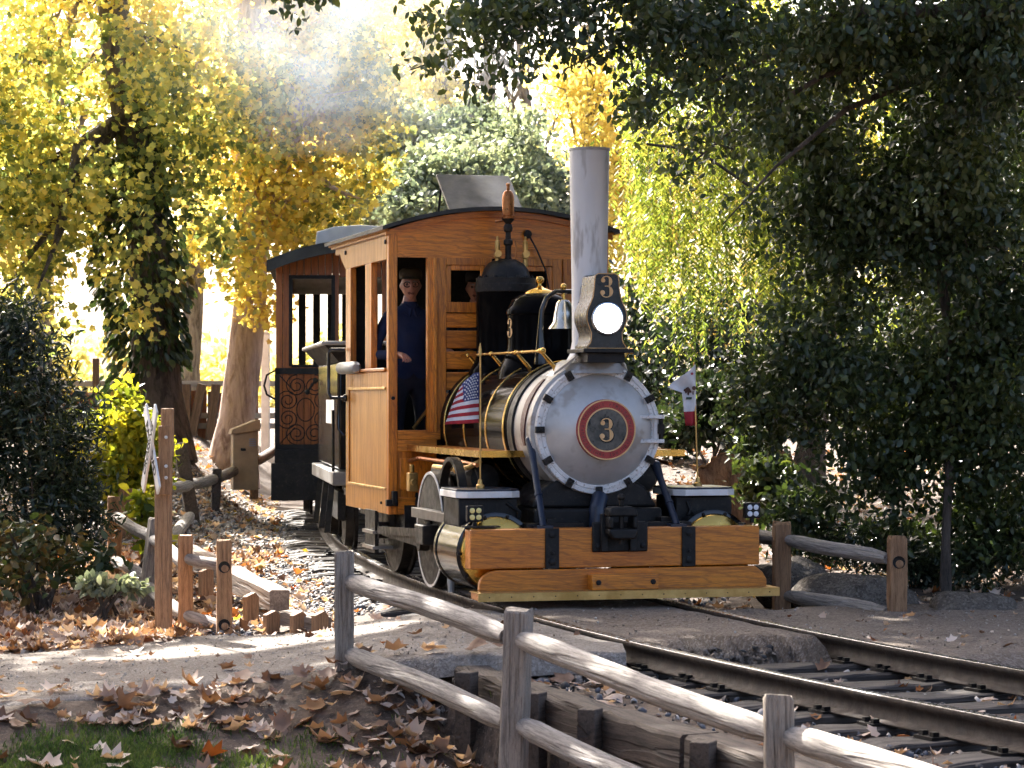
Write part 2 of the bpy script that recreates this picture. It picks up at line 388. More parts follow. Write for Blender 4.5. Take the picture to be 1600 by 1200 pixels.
# ---- ground sheet: fine near, coarse far
def ground_material():
    m, nt, b = new_mat('soil_and_litter'); v = coords(nt)
    n1 = noise_tex(nt, v, 0.9, 5, 0.6); n2 = noise_tex(nt, v, 11, 6, 0.7); n3 = noise_tex(nt, v, 55, 4, 0.7)
    c = ramp(nt, n1, [(0.35, (0.045, 0.030, 0.021)), (0.62, (0.105, 0.072, 0.05))])
    c = mixc(nt, ramp(nt, n2, [(0.45, 0.0), (0.62, 0.8)]), c, (0.16, 0.11, 0.075))
    c = mixc(nt, ramp(nt, n2, [(0.36, 0.8), (0.46, 0.0)]), c, (0.025, 0.017, 0.012))
    c = mixc(nt, ramp(nt, n3, [(0.55, 0.0), (0.68, 0.7)]), c, (0.26, 0.20, 0.155))
    nt.links.new(c, b.inputs['Base Color']); b.inputs['Roughness'].default_value = 0.92
    p = bump(nt, b, n2, 0.6, 0.03); bump(nt, b, n3, 0.7, 0.012, p); return m
M['soil'] = ground_material()
def grid_mesh(xs, ys, zf, mat, name):
    X, Y = np.meshgrid(xs, ys); Z = zf(X, Y)
    v = np.stack([X, Y, Z], -1).reshape(-1, 3); nx, ny = len(xs), len(ys)
    i = np.arange((ny - 1) * (nx - 1)); r, c = i // (nx - 1), i % (nx - 1); a = r * nx + c
    return np_mesh(name, v, np.stack([a, a + 1, a + nx + 1, a + nx], -1), mat, True)
xs = np.concatenate([np.linspace(-700, -60, 9), np.linspace(-50, -9, 22), np.linspace(-8.6, 8.6, 260), np.linspace(9, 50, 22), np.linspace(60, 700, 9)])
ys = np.concatenate([np.linspace(-60, 0, 6), np.linspace(2, 7, 8), np.linspace(7.2, 24, 300), np.linspace(24.3, 50, 90), np.linspace(52, 120, 18), np.linspace(140, 900, 9)])
g = place('ground', grid_mesh(xs, ys, ground_z, M['soil'], 'ground')); tag(g, 'brown soil ground under the leaf litter', kind='structure')

# ---- path and crossing
M['asphalt'] = gritty('gritty_path', (.26, .22, .185), (.37, .325, .28), (.16, .13, .108), (.43, .385, .34))
M['concrete'] = gritty('worn_concrete', (.19, .145, .112), (.29, .235, .185), (.10, .075, .057), (.34, .285, .24))
def strip(name, xs, ynear, yfar, zf, mat, nv=40, skirt=0.10, jag=0.05, seed=0):
    """sheet between two edges y(x) with ragged, dropped edges"""
    r = np.random.default_rng(seed); n = len(xs)
    jn = np.convolve(r.normal(0, 1, n + 8), np.ones(5) / 5, 'same')[4:-4] * jag + r.normal(0, jag * 0.35, n)
    jf = np.convolve(r.normal(0, 1, n + 8), np.ones(5) / 5, 'same')[4:-4] * jag + r.normal(0, jag * 0.35, n)
    vs = []; rows = []
    ts = np.concatenate([[-1], np.linspace(0, 1, nv), [2]])
    for t in ts:
        tt = min(max(t, 0), 1); y = (ynear + jn) * (1 - tt) + (yfar + jf) * tt
        z = zf(xs, y) - (skirt if t < 0 or t > 1 else 0) - 0.018 * (tt in (0, 1))
        y = y + (-0.05 if t < 0 else 0.05 if t > 1 else 0)
        vs.append(np.stack([xs, y, z], -1))
    v = np.concatenate(vs); nr = len(ts)
    i = np.arange((nr - 1) * (n - 1)); a = (i // (n - 1)) * n + i % (n - 1)
    return np_mesh(name, v, np.stack([a, a + 1, a + n + 1, a + n], -1), mat, True)
px = np.linspace(-30, 0.62, 240)
# the left sheet stops against the outer side of the near rail
yn = np.interp(px, PN[:, 0], PN[:, 1]); yf = np.interp(px, PF[:, 0], PF[:, 1])
inv_y = np.linspace(9, 32, 400); rx = rail_x(inv_y) - 0.06
lim = np.interp(px, rx[::-1], inv_y[::-1])                  # depth of the rail at this x
yf2 = np.where(px > -1.2, np.minimum(yf, lim), yf); yn2 = np.minimum(yn, yf2 - 0.02)
o = place('path', strip('path', px, yn2, yf2, lambda x, y: path_z(x) + 0.006 * lump(x, y, 2.1), M['asphalt'], 44, seed=3, jag=0.085))
tag(o, 'gritty footpath running up to the level crossing', kind='structure')
def along(name, off0, off1, y0, y1, z, mat, seed, nu=60, nv=26, skirt=0.15, jag=0.05, top=0.02):
    """slab following the track between two offsets"""
    r = np.random.default_rng(seed); rows = []
    for j in range(-1, nv + 1):
        t = min(max(j / (nv - 1), 0), 1); off = off0 + (off1 - off0) * t
        j0 = r.normal(0, jag) + jag * 1.5 * math.sin(t * 7 + seed); j1 = r.normal(0, jag)
        row = []
        for i in range(-1, nu + 1):
            u = min(max(i / (nu - 1), 0), 1); Y = (y0 + j0) + (y1 + j1 - y0 - j0) * u
            if i == -1: Y -= .16 + abs(r.normal(0, .03))
            if i == 0: Y -= .05
            p = track_pt(Y, off); edge = (j in (-1, nv)) or (i in (-1, nu))
            zz = z + 0.007 * lump(p.x, p.y, 2.7) + 0.004 * lump(p.x, p.y, 7.0) - ((0.045 + abs(r.normal(0, .012))) * (i == 0) + 0.014 * (i == 1))
            row.append((p.x, p.y, zz - skirt if edge else zz))
        rows.append(row)
    v = np.array(rows).reshape(-1, 3); n = nu + 2; nr = nv + 2
    i = np.arange((nr - 1) * (n - 1)); a = (i // (n - 1)) * n + i % (n - 1)
    return np_mesh(name, v, np.stack([a, a + n, a + n + 1, a + 1], -1), mat, True)
o = place('crossing_panel', along('crossing_panel', -GAUGE / 2 + 0.09, GAUGE / 2 - 0.09, 14.5, 18.4, -0.012, M['concrete'], 5, nu=90, nv=44, jag=0.07))
tag(o, 'rough concrete crossing surface between the rails', kind='structure')
o = place('crossing_apron', along('crossing_apron', GAUGE / 2 + 0.06, 9.0, 13.35, 16.5, -0.03, M['concrete'], 11, nv=70, jag=0.06))
tag(o, 'rough concrete apron beyond the far rail', kind='structure')

# ---- rails, sleepers
def rail_obj(side, name, label):
    prof = [(-0.03, -0.002), (-0.026, 0.0), (0.026, 0.0), (0.03, -0.002), (0.03, -0.03), (0.009, -0.042), (0.009, -0.105), (0.055, -0.118), (0.055, -0.128), (-0.055, -0.128), (-0.055, -0.118), (-0.009, -0.105), (-0.009, -0.042), (-0.03, -0.03)]
    Ys = np.concatenate([np.arange(7, 24, 0.25), np.arange(24, 60, 1.0)]); n = len(prof); v = []; f = []; mi = []
    for Y in Ys:
        h = heading(Y); p = track_pt(Y, side * GAUGE / 2)
        for a, z in prof: v.append((p.x + a * math.cos(h), p.y + a * math.sin(h), z))
    for i in range(len(Ys) - 1):
        for k in range(n):
            k2 = (k + 1) % n; f.append((i * n + k, i * n + k2, (i + 1) * n + k2, (i + 1) * n + k)); mi.append(1 if k in (0, 1, 2) else 0)
    o = place(name, np_mesh(name, v, f, [M['rail'], M['rail_top']], False, mi)); return o
track = empty('railway_track', (0, 0, -0.13)); tag(track, 'narrow gauge railway track curving under the engine', kind='structure')
for sd in (-1, 1):
    o = rail_obj(sd, 'rail', ''); o.parent = track; o.location = (0, 0, 0.13)
smesh = []
for k in range(4):
    b = MB(); n = 14; w = 0.10 + 0.012 * k; L = 1.06; vs = []; rr = random.Random(k)
    for i in range(n + 1):
        x = -L + 2 * L * i / n
        e = 0.02 if i in (0, n) else 0
        for (yy, zz) in ((-w, -0.13), (-w, -0.012), (-w + 0.02, 0), (w - 0.02, 0), (w, -0.012), (w, -0.13)):
            vs.append((x + rr.uniform(-.01, .01), yy + rr.uniform(-.008, .008), zz + rr.uniform(-.006, .006) - e * (zz > -0.05)))
    fs = [(i * 6 + q, i * 6 + (q + 1) % 6, i * 6 + 6 + (q + 1) % 6, i * 6 + 6 + q) for i in range(n) for q in range(6)]
    fs += [tuple(range(6)), tuple(n * 6 + q for q in range(5, -1, -1))]
    b.add(vs, fs); smesh.append(b.mesh('sleeper', M['sleeper']))
tp = MB().box(-0.11, 0.11, -0.07, 0.07, 0.0, 0.014)
for sx in (-0.075, 0.075):
    for sy in (-0.04, 0.04): tp.box(sx - 0.016, sx + 0.016, sy - 0.014, sy + 0.014, 0.014, 0.034)
tpm = tp.mesh('tie_plate', M['iron'])
Y = 8.2; k = 0
while Y < 34:
    if not (14.9 < Y < 17.6):
        p = track_pt(Y, random.uniform(-.05, .05)); s = place('sleeper', smesh[k % 4], track, (p.x, p.y, -0.132 + 0.13 + random.uniform(-.008, .002)), (0, 0, heading(Y) + random.uniform(-.05, .05)))
        if Y < 25:
            for sd in (-1, 1): place('tie_plate', tpm, s, (sd * GAUGE / 2, 0, 0.001))
    Y += 0.46 * random.uniform(0.92, 1.08); k += 1

# ---- ballast stones, wood chips
def stones(name, n, region, size, mats, seed, label, sink=0.3, flat=0.6):
    r = np.random.default_rng(seed); P = region(r, n); n = len(P)
    ico = np.array([(0, 0, 1), (.9, 0, .3), (.3, .85, .25), (-.7, .5, .3), (-.7, -.5, .2), (.3, -.85, .3), (.6, .5, -.5), (-.4, .7, -.5), (-.8, 0, -.5), (-.2, -.8, -.5), (.7, -.4, -.5)])
    F = np.array([(0, 1, 2), (0, 2, 3), (0, 3, 4), (0, 4, 5), (0, 5, 1), (1, 6, 2), (2, 7, 3), (3, 8, 4), (4, 9, 5), (5, 10, 1), (2, 6, 7), (3, 7, 8), (4, 8, 9), (5, 9, 10), (1, 10, 6)])
    s = size[0] + (size[1] - size[0]) * r.random(n) ** 2.2
    A = r.normal(0, 1, (n, 3, 3)); Q, _ = np.linalg.qr(A)
    V = ico[None] * (1 + r.normal(0, 0.18, (n, 11, 3))) * np.stack([np.ones(n), 0.5 + 0.5 * r.random(n), flat * (0.6 + 0.6 * r.random(n))], -1)[:, None, :]
    V = np.einsum('nij,nkj->nki', Q, V) * s[:, None, None]
    V = V + P[:, None, :] + np.array([0, 0, 1.0]) * (s * (1 - sink) * 0.5)[:, None, None]
    f = (F[None] + (np.arange(n) * 11)[:, None, None]).reshape(-1, 3)
    mi = np.repeat(r.integers(0, len(mats), n), len(F))
    o = place(name, np_mesh(name, V.reshape(-1, 3), f, mats, False, mi)); tag(o, label, kind='stuff'); return o
M['st1'] = plain('stone_blue_grey', (0.10, 0.105, 0.12), 0.75); M['st2'] = plain('stone_dark', (0.05, 0.047, 0.045), 0.8)
M['st3'] = plain('stone_pale', (0.46, 0.42, 0.38), 0.8); M['st4'] = plain('stone_brown', (0.25, 0.20, 0.155), 0.85)
def reg_track(lo, hi, y0, y1):
    def f(r, n):
        Y = y0 + (y1 - y0) * r.random(n) ** 1.3; off = lo + (hi - lo) * r.random(n)
        P = np.array([track_pt(a, b)[:] for a, b in zip(Y, off)])
        keep = ~((Y > 14.4) & (Y < 18.2) & (off > -2.0))
        P = P[keep]; P[:, 2] = ground_z(P[:, 0], P[:, 1]); return P
    return f
stones('ballast', 7000, reg_track(-1.35, 1.6, 8.0, 30), (0.012, 0.04), [M['st1'], M['st1'], M['st2'], M['st3'], M['st4']], 1, 'grey ballast stones between and beside the rails')
stones('gravel', 24000, reg_track(-3.6, -0.75, 16.6, 34), (0.010, 0.036), [M['st3'], M['st3'], M['st4'], M['st1'], M['st3']], 2, 'pale gravel and chips on the ground beside the track')
stones('pebbles', 2600, reg_track(1.0, 5.5, 15.6, 34), (0.010, 0.034), [M['st3'], M['st3'], M['st4']], 4, 'pale pebbles on the ground beyond the track')

# ---- timber retaining wall along the near side
wall = empty('retaining_wall', (0.05, 13.0, -0.5)); tag(wall, 'dark stacked timber retaining wall with stakes below the near rail', 'wall')
W0 = [Vector((-0.42, 14.2, 0)), Vector((0.02, 12.98, 0)), Vector((0.42, 11.95, 0)), Vector((1.05, 10.35, 0)), Vector((1.9, 8.2, 0))]
def wpt(t):
    i = min(int(t), 3); return W0[i].lerp(W0[i + 1], t - i)
def beam(p0, p1, w, h, name, mat, parent, seed=0, n=10, rough=0.012, cz=None):
    """uneven squared timber from p0 to p1 (centres); object origin at p0, y along it"""
    p0 = Vector(p0); p1 = Vector(p1); d = p1 - p0; L = d.length; rr = random.Random(seed); vs = []; pts = ((-1, -1), (-1, .8), (-.82, 1), (.82, 1), (1, .8), (1, -1))
    wob = [(rr.uniform(-1, 1) * rough, rr.uniform(-1, 1) * rough) for _ in range(n + 1)]
    for i in range(n + 1):
        for a, b in pts: vs.append((a * w / 2 + wob[i][0] + rr.uniform(-rough, rough) * .6, L * i / n + (rr.uniform(-rough, rough) if 0 < i < n else 0), b * h / 2 + wob[i][1] * .6 + rr.uniform(-rough, rough) * .6))
    fs = [(i * 6 + q, i * 6 + (q + 1) % 6, i * 6 + 6 + (q + 1) % 6, i * 6 + 6 + q) for i in range(n) for q in range(6)] + [tuple(range(5, -1, -1)), tuple(n * 6 + q for q in range(6))]
    o = MB().add(vs, fs).build(name, mat, None, smooth=30)
    o.rotation_mode = 'QUATERNION'; o.rotation_quaternion = d.to_track_quat('Y', 'Z'); o.location = p0
    if parent: o.parent = parent; o.location = p0 - parent.location
    return o
zc = [-0.185, -0.375, -0.565, -0.75]
segs = [[(0.0, 1.02), (1.04, 2.5), (2.52, 4.0)], [(0.12, 1.6), (1.62, 3.1), (3.12, 4.0)], [(0.5, 1.05), (1.07, 2.6), (2.62, 4.0)], [(1.6, 3.0), (3.02, 4.0)]]
sd = 0
for z, ss in zip(zc, segs):
    for a, b in ss:
        sd += 1; p, q = wpt(a), wpt(b); jit = random.uniform(-.02, .02)
        beam((p.x + 0.09 + jit, p.y, z), (q.x + 0.09 + jit, q.y, z), 0.2, 0.18, 'timber', M['timber_dark'], wall, sd, 12, 0.012)
for t in (0.62, 1.45, 2.05, 2.75, 3.4):
    p = wpt(t); o = MB().box(-0.045, 0.045, -0.06, 0.06, -0.42, 0.40).build('stake', M['timber_dark'], wall, bevel=0.006); o.location = Vector((p.x - 0.09, p.y, -0.47)) - wall.location; o.rotation_euler = (0, 0, -0.36)

# ---- log fences
def post(parent, loc, h, w, mat, lean=(0, 0), rz=0.0, seed=0, holes=()):
    rr = random.Random(seed); n = 8; vs = []; c = 0.14
    ring = [(-1, -1 + c), (-1, 1 - c), (-1 + c, 1), (1 - c, 1), (1, 1 - c), (1, -1 + c), (1 - c, -1), (-1 + c, -1)]
    D = 0.25
    for i in range(n + 1):
        z = -D + (h + D) * i / n; t = 0.88 if i == n else 1.0
        zz = z - (0.0 if i < n else 0.0)
        for a, b in ring: vs.append((a * w / 2 * t + rr.uniform(-.004, .004), b * w / 2 * t + rr.uniform(-.004, .004), zz + (rr.uniform(-.012, .006) if i == n else 0)))
    # a bevel ring just below the top
    for q in range(8):
        a, b = ring[q]; k = (n - 1) * 8 + q; vs[k] = (a * w / 2, b * w / 2, h - 0.02)
    fs = [(i * 8 + q, i * 8 + (q + 1) % 8, i * 8 + 8 + (q + 1) % 8, i * 8 + 8 + q) for i in range(n) for q in range(8)] + [tuple(range(7, -1, -1)), tuple(n * 8 + q for q in range(8))]
    o = MB().add(vs, fs).build('post', mat, None, smooth=30)
    o.location = Vector(loc) - parent.location; o.parent = parent; o.rotation_euler = (lean[0], lean[1], rz)
    for (hz, r, side) in holes:       # mortise: flat black disc painted as the hole's shade, with a rail end in it
        s = MB().lathe([(r * 0.98, -0.004), (r * 0.98, 0.003), (r * 0.98, 0.004), (r * 0.9, 0.002), (0.001, 0.002)], (0, side * (w / 2 + 0.0005), hz), (0, side, 0), 20).build('socket_shade', M['black_dull'], o)
        e = MB().lathe([(r * 0.62, -0.03), (r * 0.62, 0.003), (r * 0.5, 0.006), (0.001, 0.007)], (0.004, side * (w / 2 + 0.0005), hz - r * .25), (0, side, 0), 16).build('rail_end', mat, o)
    return o
def log(parent, p0, p1, r, mat, seed=0, sag=0.0, r1=None):
    p0 = Vector(p0); p1 = Vector(p1); rr = random.Random(seed); d = p1 - p0; L = d.length; n = max(6, int(L / 0.18)); b = MB(); path = []; rad = []
    ph = rr.uniform(0, 6)
    for i in range(n + 1):
        t = i / n; path.append((0.006 * math.sin(t * 7 + ph), 0.006 * math.cos(t * 5 + ph) - sag * math.sin(math.pi * t), L * t))
        q = r + ((r1 or r) - r) * t; taper = min(1, 0.72 + 0.28 * min(t, 1 - t) * L / 0.06)
        rad.append(q * taper * (1 + rr.uniform(-.015, .015)))
    b.tube(path, rad, 14, True, 0.008); o = b.build('rail', mat, None, smooth=50)
    o.rotation_mode = 'QUATERNION'; o.rotation_quaternion = d.to_track_quat('Z', 'Y'); o.location = p0 - parent.location; o.parent = parent
    return o
ff = empty('log_fence', (-.93, 14.2, -0.31)); tag(ff, 'long grey two-rail log fence running along the near side of the track', 'fence')
FP = [(-.93, 14.2, -0.33, 0.85), (0.0, 11.9, -0.58, 0.972), (1.008, 9.6, -0.68, 0.94), (1.95, 7.2, -0.80, 0.95)]
for i, (x, y, z, h) in enumerate(FP):
    post(ff, (x, y, z), h, (0.108, 0.115, 0.112, 0.115)[i], M['post_grey'], ((0, 0), (0.0, 0.035), (0, -0.01), (0, 0))[i], (0.05, -0.3, -0.05, 0.1)[i], 20 + i)
for (z0, z1), (i, j) in (((0.355, 0.262), (0, 1)), ((-0.050, -0.135), (0, 1)), ((0.245, 0.108), (1, 2)), ((-0.145, -0.30), (1, 2)), ((0.098, 0.06), (2, 3)), ((-0.31, -0.37), (2, 3))):
    a, b = FP[i], FP[j]; A = Vector((a[0] + .03, a[1], z0)); B = Vector((b[0] - .02, b[1], z1)); log(ff, A, B, 0.053, M['log_grey'], i * 7 + int(z0 * 100), 0.0)
rf = empty('log_fence', (1.87, 17.8, -0.1)); tag(rf, 'short brown log fence beyond the far rail beside the boulders', 'fence')
RP = [(1.87, 17.76, -0.08, 0.585), (2.52, 16.75, -0.08, 0.54), (1.15, 20.6, -0.05, 0.60)]
for i, (x, y, z, h) in enumerate(RP): post(rf, (x, y, z), h, 0.115, M['post_tan'], (0, 0), (0.1, 0.05, 0)[i], 40 + i, holes=((0.372, 0.042, -1),) if i == 1 else ())
for i, (A, B) in enumerate((((1.9, 17.74, .385), (2.46, 16.78, .305)), ((1.9, 17.74, .0), (2.46, 16.78, -.045)), ((1.16, 20.55, .40), (1.84, 17.8, .385)))): log(rf, A, B, 0.05, M['log_grey'], 60 + i)
lf = empty('log_fence', (-2.34, 18.3, -0.33)); tag(lf, 'low tan log fence with tilted posts beside the crossbuck sign', 'fence')
def lpost(px_, ytop, ybase, Y, w, mat, lean=(0, 0), rz=0, seed=0, holes=()):
    a = at(px_, ytop, Y); b = at(px_, ybase, Y); return post(lf, (b.x, b.y, b.z), a.z - b.z, w, mat, lean, rz, seed, holes)
lpost(350, 843, 992, 18.0, 0.105, M['post_tan'], (0, 0), 0.15, 1, holes=((0.48, 0.042, -1), (0.075, 0.042, -1)))
lpost(290, 834, 982, 18.35, 0.105, M['post_tan'], (0, 0), 0.1, 2)
lpost(229, 808, 955, 20.0, 0.14, M['post_grey'], (0, 0.13), 0.3, 3)
lpost(179, 776, 895, 22.3, 0.12, M['post_tan'], (0, 0), 0.2, 4)
lpost(197, 763, 880, 25.0, 0.15, M['post_tan'], (0, 0), 0.1, 5)
for i, (a, b, Ya, Yb, r) in enumerate((((288, 871), (352, 886), 18.35, 18.0, .043), ((288, 958), (352, 985), 18.35, 18.0, .043), ((178, 806), (240, 842), 22.3, 20.0, .048), ((178, 873), (230, 905), 22.3, 20.0, .048), ((240, 842), (290, 880), 20.0, 18.35, .048), ((228, 915), (288, 962), 20.0, 18.35, .048))):
    log(lf, at(*a, Ya), at(*b, Yb), r, M['log_grey'], 80 + i)
bf = empty('log_fence', at(337, 780, 29)); tag(bf, 'dark low log fence at the foot of the sunlit bank', 'fence')
for i, (x, yt, yb, Y, w, ln) in enumerate(((298, 690, 792, 27.5, .14, -0.16), (337, 733, 780, 29.5, .1, 0.05), (397, 700, 748, 31.5, .1, 0), (447, 668, 726, 33, .1, 0))):
    a = at(x, yt, Y); b = at(x, yb, Y); post(bf, b, a.z - b.z, w, M['timber_dark'] if i < 2 else M['post_tan'], (0, ln), 0.2, 50 + i)
for i, (a, b, Ya, Yb) in enumerate((((298, 757), (337, 749), 27.5, 29.5), ((337, 750), (397, 718), 29.5, 31.5), ((397, 722), (447, 694), 31.5, 33), ((255, 765), (298, 757), 26.3, 27.5), ((298, 805), (262, 850), 27.0, 24.5))):
    log(bf, at(*a, Ya), at(*b, Yb), 0.062, M['log_grey'], 90 + i)

# ---- timber edging by the left path
ed = empty('timber_edging', (-1.9, 18.6, -0.3)); tag(ed, 'pale squared timber edging with short stakes between fence and track', 'edging')
M['timber_pale'] = wood('pale_timber', (0.08, 0.05, 0.035), (0.27, 0.20, 0.15), (0.38, 0.30, 0.23), 1, rough=(0.8, 0.95), bmp=0.6, crack=0.7, figure=False)
beam(at(285, 862, 21.2), at(436, 938, 18.35), 0.15, 0.15, 'timber', M['timber_pale'], ed, 31, 12, 0.008)
beam(at(447, 964, 17.75), at(505, 976, 17.45), 0.14, 0.10, 'timber', M['timber_pale'], ed, 32, 6, 0.008)
for i, (x, y, Y) in enumerate(((322, 905, 19.4), (392, 945, 18.4), (424, 974, 17.7), (466, 975, 17.5), (500, 975, 17.4))):
    o = MB().prism([(-.05, -.12), (.05, -.12), (.05, .06), (.02, .09), (-.05, .06)], -.035, .035).build('stake', M['post_tan'], None, bevel=0.004); o.parent = ed; o.location = at(x, y, Y) - ed.location; o.rotation_euler.z = 0.5

# ---- boulders
def boulder(name, c, r, seed, mat, label, grp):
    bm = bmesh.new(); bmesh.ops.create_icosphere(bm, subdivisions=4, radius=1)
    for v in bm.verts:
        p = v.co.copy(); k = 1 + 0.22 * mnoise.noise(p * 1.3 + Vector((seed * 3.1, 0, 0))) + 0.09 * mnoise.noise(p * 3.2 + Vector((0, seed * 2.0, 0))) + 0.03 * mnoise.noise(p * 9)
        v.co = Vector((p.x * r[0], p.y * r[1], p.z * r[2])) * k
    me = bpy.data.meshes.new(name); bm.to_mesh(me); bm.free(); me.materials.append(mat); me.polygons.foreach_set('use_smooth', [True] * len(me.polygons))
    o = place(name, me, None, c); tag(o, label, 'boulder', grp); return o
M['rock'] = gritty('field_stone', (.10, .082, .066), (.19, .16, .13), (.05, .042, .034), (.22, .19, .16), .8)
boulder('boulder', (1.99, 18.3, 0.04), (0.30, 0.28, 0.18), 1, M['rock'], 'round grey boulder right behind the first fence post', 'boulders by the log fence')
boulder('boulder', (2.40, 17.9, -0.06), (0.45, 0.34, 0.20), 2, M['rock'], 'wide low grey boulder behind the two fence rails', 'boulders by the log fence')
boulder('boulder', (3.05, 17.0, -0.10), (0.34, 0.28, 0.19), 3, M['rock'], 'low grey boulder in the open past the end fence post', 'boulders by the log fence')

stones('path_grit', 3200, lambda r, n: (lambda x, y: np.stack([x, y, path_z(x) + .004], -1)[(y > np.interp(x, PN[:, 0], PN[:, 1]) + .04) & (y < np.interp(x, PF[:, 0], PF[:, 1]) - .04) & (x < rail_x(y) - .1)])(r.uniform(-4.2, .3, n), r.uniform(13.8, 17.4, n)), (0.002, 0.009), [M['st3'], M['st4'], M['st3'], M['st4']], 6, 'fine grit and small stones on the footpath')

def on_crossing(r, n):
    Y = r.uniform(13.5, 18.2, n); off = r.uniform(-.5, 3.4, n); P = np.array([track_pt(a, b)[:] for a, b in zip(Y, off)])
    k = ((off < .48) & (Y > 14.6)) | ((off > .72) & (Y < 16.4)); P = P[k]; P[:, 2] = np.where(off[k] < .5, -.008, -.026); return P
stones('crossing_grit', 1800, on_crossing, (0.002, 0.011), [M['st3'], M['st4'], M['st4']], 7, 'fine grit and small stones on the crossing concrete')

def crumble(r, n):
    off = r.uniform(-.52, .52, n); Y = 14.46 - np.abs(r.normal(0, .07, n)); P = np.array([track_pt(a, b)[:] for a, b in zip(Y, off)]); P[:, 2] = -.15 + .07 * r.random(n) ** 2; return P
stones('rubble', 260, crumble, (0.012, 0.05), [M['concrete'], M['concrete'], M['st4'], M['st2']], 8, 'crumbled concrete rubble along the broken edge of the crossing')
def crumble2(r, n):
    x = r.uniform(-.75, .45, n); y = np.interp(x, PN[:, 0], PN[:, 1]) - np.abs(r.normal(0, .09, n)); return np.stack([x, y, ground_z(x, y)], -1)
stones('rubble', 170, crumble2, (0.012, 0.045), [M['asphalt'], M['asphalt'], M['st4'], M['st3']], 9, 'crumbled bits along the broken near edge of the path')
# ------------------------------------------------------------------ the engine: x across (to the viewer's right), y back along it, z up from the rail top
LOC = Vector((0.67, 16.95, 0)); LTH = RAD(15)
eng = empty('steam_locomotive', LOC, LTH)
tag(eng, 'small orange and black steam locomotive with silver smokebox and tall grey stack', 'locomotive')
def part(mb, name, mat, parent=None, **k): return mb.build(name, mat, parent or eng, **k)
def loco_world(a, L, z): return LOC + Vector((a * math.cos(LTH) - L * math.sin(LTH), a * math.sin(LTH) + L * math.cos(LTH), z))
def bolt_head(mb, c, r=0.014, ax=(0, -1, 0), h=0.012): mb.lathe([(r, 0), (r, h * .7), (r * .7, h), (0.001, h)], c, ax, 6)

# -- pilot beam
o = part(MB().box(-.975, 1.03, 0, .15, .243, .503), 'buffer_beam', M['oak_x'], bevel=0.008)
part(MB().box(-.90, .96, .15, .32, .30, .44), 'frame_crossmember', M['black_dull'])
pts = [(-.93, .10), (1.06, .10), (1.06, .15), (1.03, .20), (.98, .238), (-.80, .238), (-.86, .228), (-.905, .20), (-.925, .16)]
part(MB().prism(pts, -.055, -.004), 'lower_board', M['oak_x'], bevel=0.006)
fb = part(MB().box(-.965, 1.085, -.20, .02, .052, .098), 'foot_board', M['oak_x'], bevel=0.003)
e = MB().box(-.975, 1.095, -.207, -.2005, .048, .102).box(-.975, 1.095, -.207, .02, .0985, .104)
o = part(e, 'brass_edge', M['brass_dull'], fb)
nb = MB()
for i in range(14): nb.ball((-.9 + i * .148, -.208, .076), .0045, 6)
part(nb, 'rivets', M['iron'], fb)
st = part(MB().box(-.195, .265, -.16, -.056, .104, .205), 'step_block', M['oak_x'], bevel=0.006)
for x in (-.15, .225):
    b = MB(); bolt_head(b, (x, -.161, .155), .019); part(b, 'bolt', M['black_dull'], st)
for x in (-.423, .524):
    s = part(MB().box(x - .047, x + .047, -.016, .0, .240, .507), 'strap_plate', M['black_dull'], bevel=0.003)
    for z in (.465, .345, .285):
        b = MB(); bolt_head(b, (x, -.0165, z), .024 if z != .345 else .012); part(b, 'bolt', M['black_dull'], s)
# -- coupler
cp = part(MB().box(-.15, .235, -.022, -.001, .345, .545), 'coupler_plate', M['black_dull'], bevel=0.01)
k = MB(); outl = [(-.075, .47), (-.055, .44), (.095, .44), (.115, .47), (.115, .60), (.095, .63), (-.055, .63), (-.075, .60)]
k.prism([(-.075, .475), (-.045, .435), (.105, .435), (.125, .475), (.125, .505), (-.075, .505)], -.16, -.02)
k.prism([(-.075, .585), (.125, .585), (.115, .635), (.085, .65), (-.045, .65), (-.07, .635)], -.16, -.02)
k.box(-.075, -.042, -.16, -.02, .505, .585).box(.092, .125, -.16, -.02, .505, .585)
part(k, 'coupler', M['black_dull'], bevel=0.012)
part(MB().cyl((.025, -.10, .40), (.025, -.10, .70), .017, n=12).ball((.025, -.10, .71), .026), 'coupling_pin', M['iron'])
for x in (-.115, .20):
    b = MB(); bolt_head(b, (x, -.023, .385), .02); part(b, 'bolt', M['black_dull'], cp)
part(MB().box(-.10, -.05, -.06, -.02, .35, .60).box(.10, .15, -.06, -.02, .35, .60), 'coupler_cheek', M['black_dull'], cp, bevel=0.006)

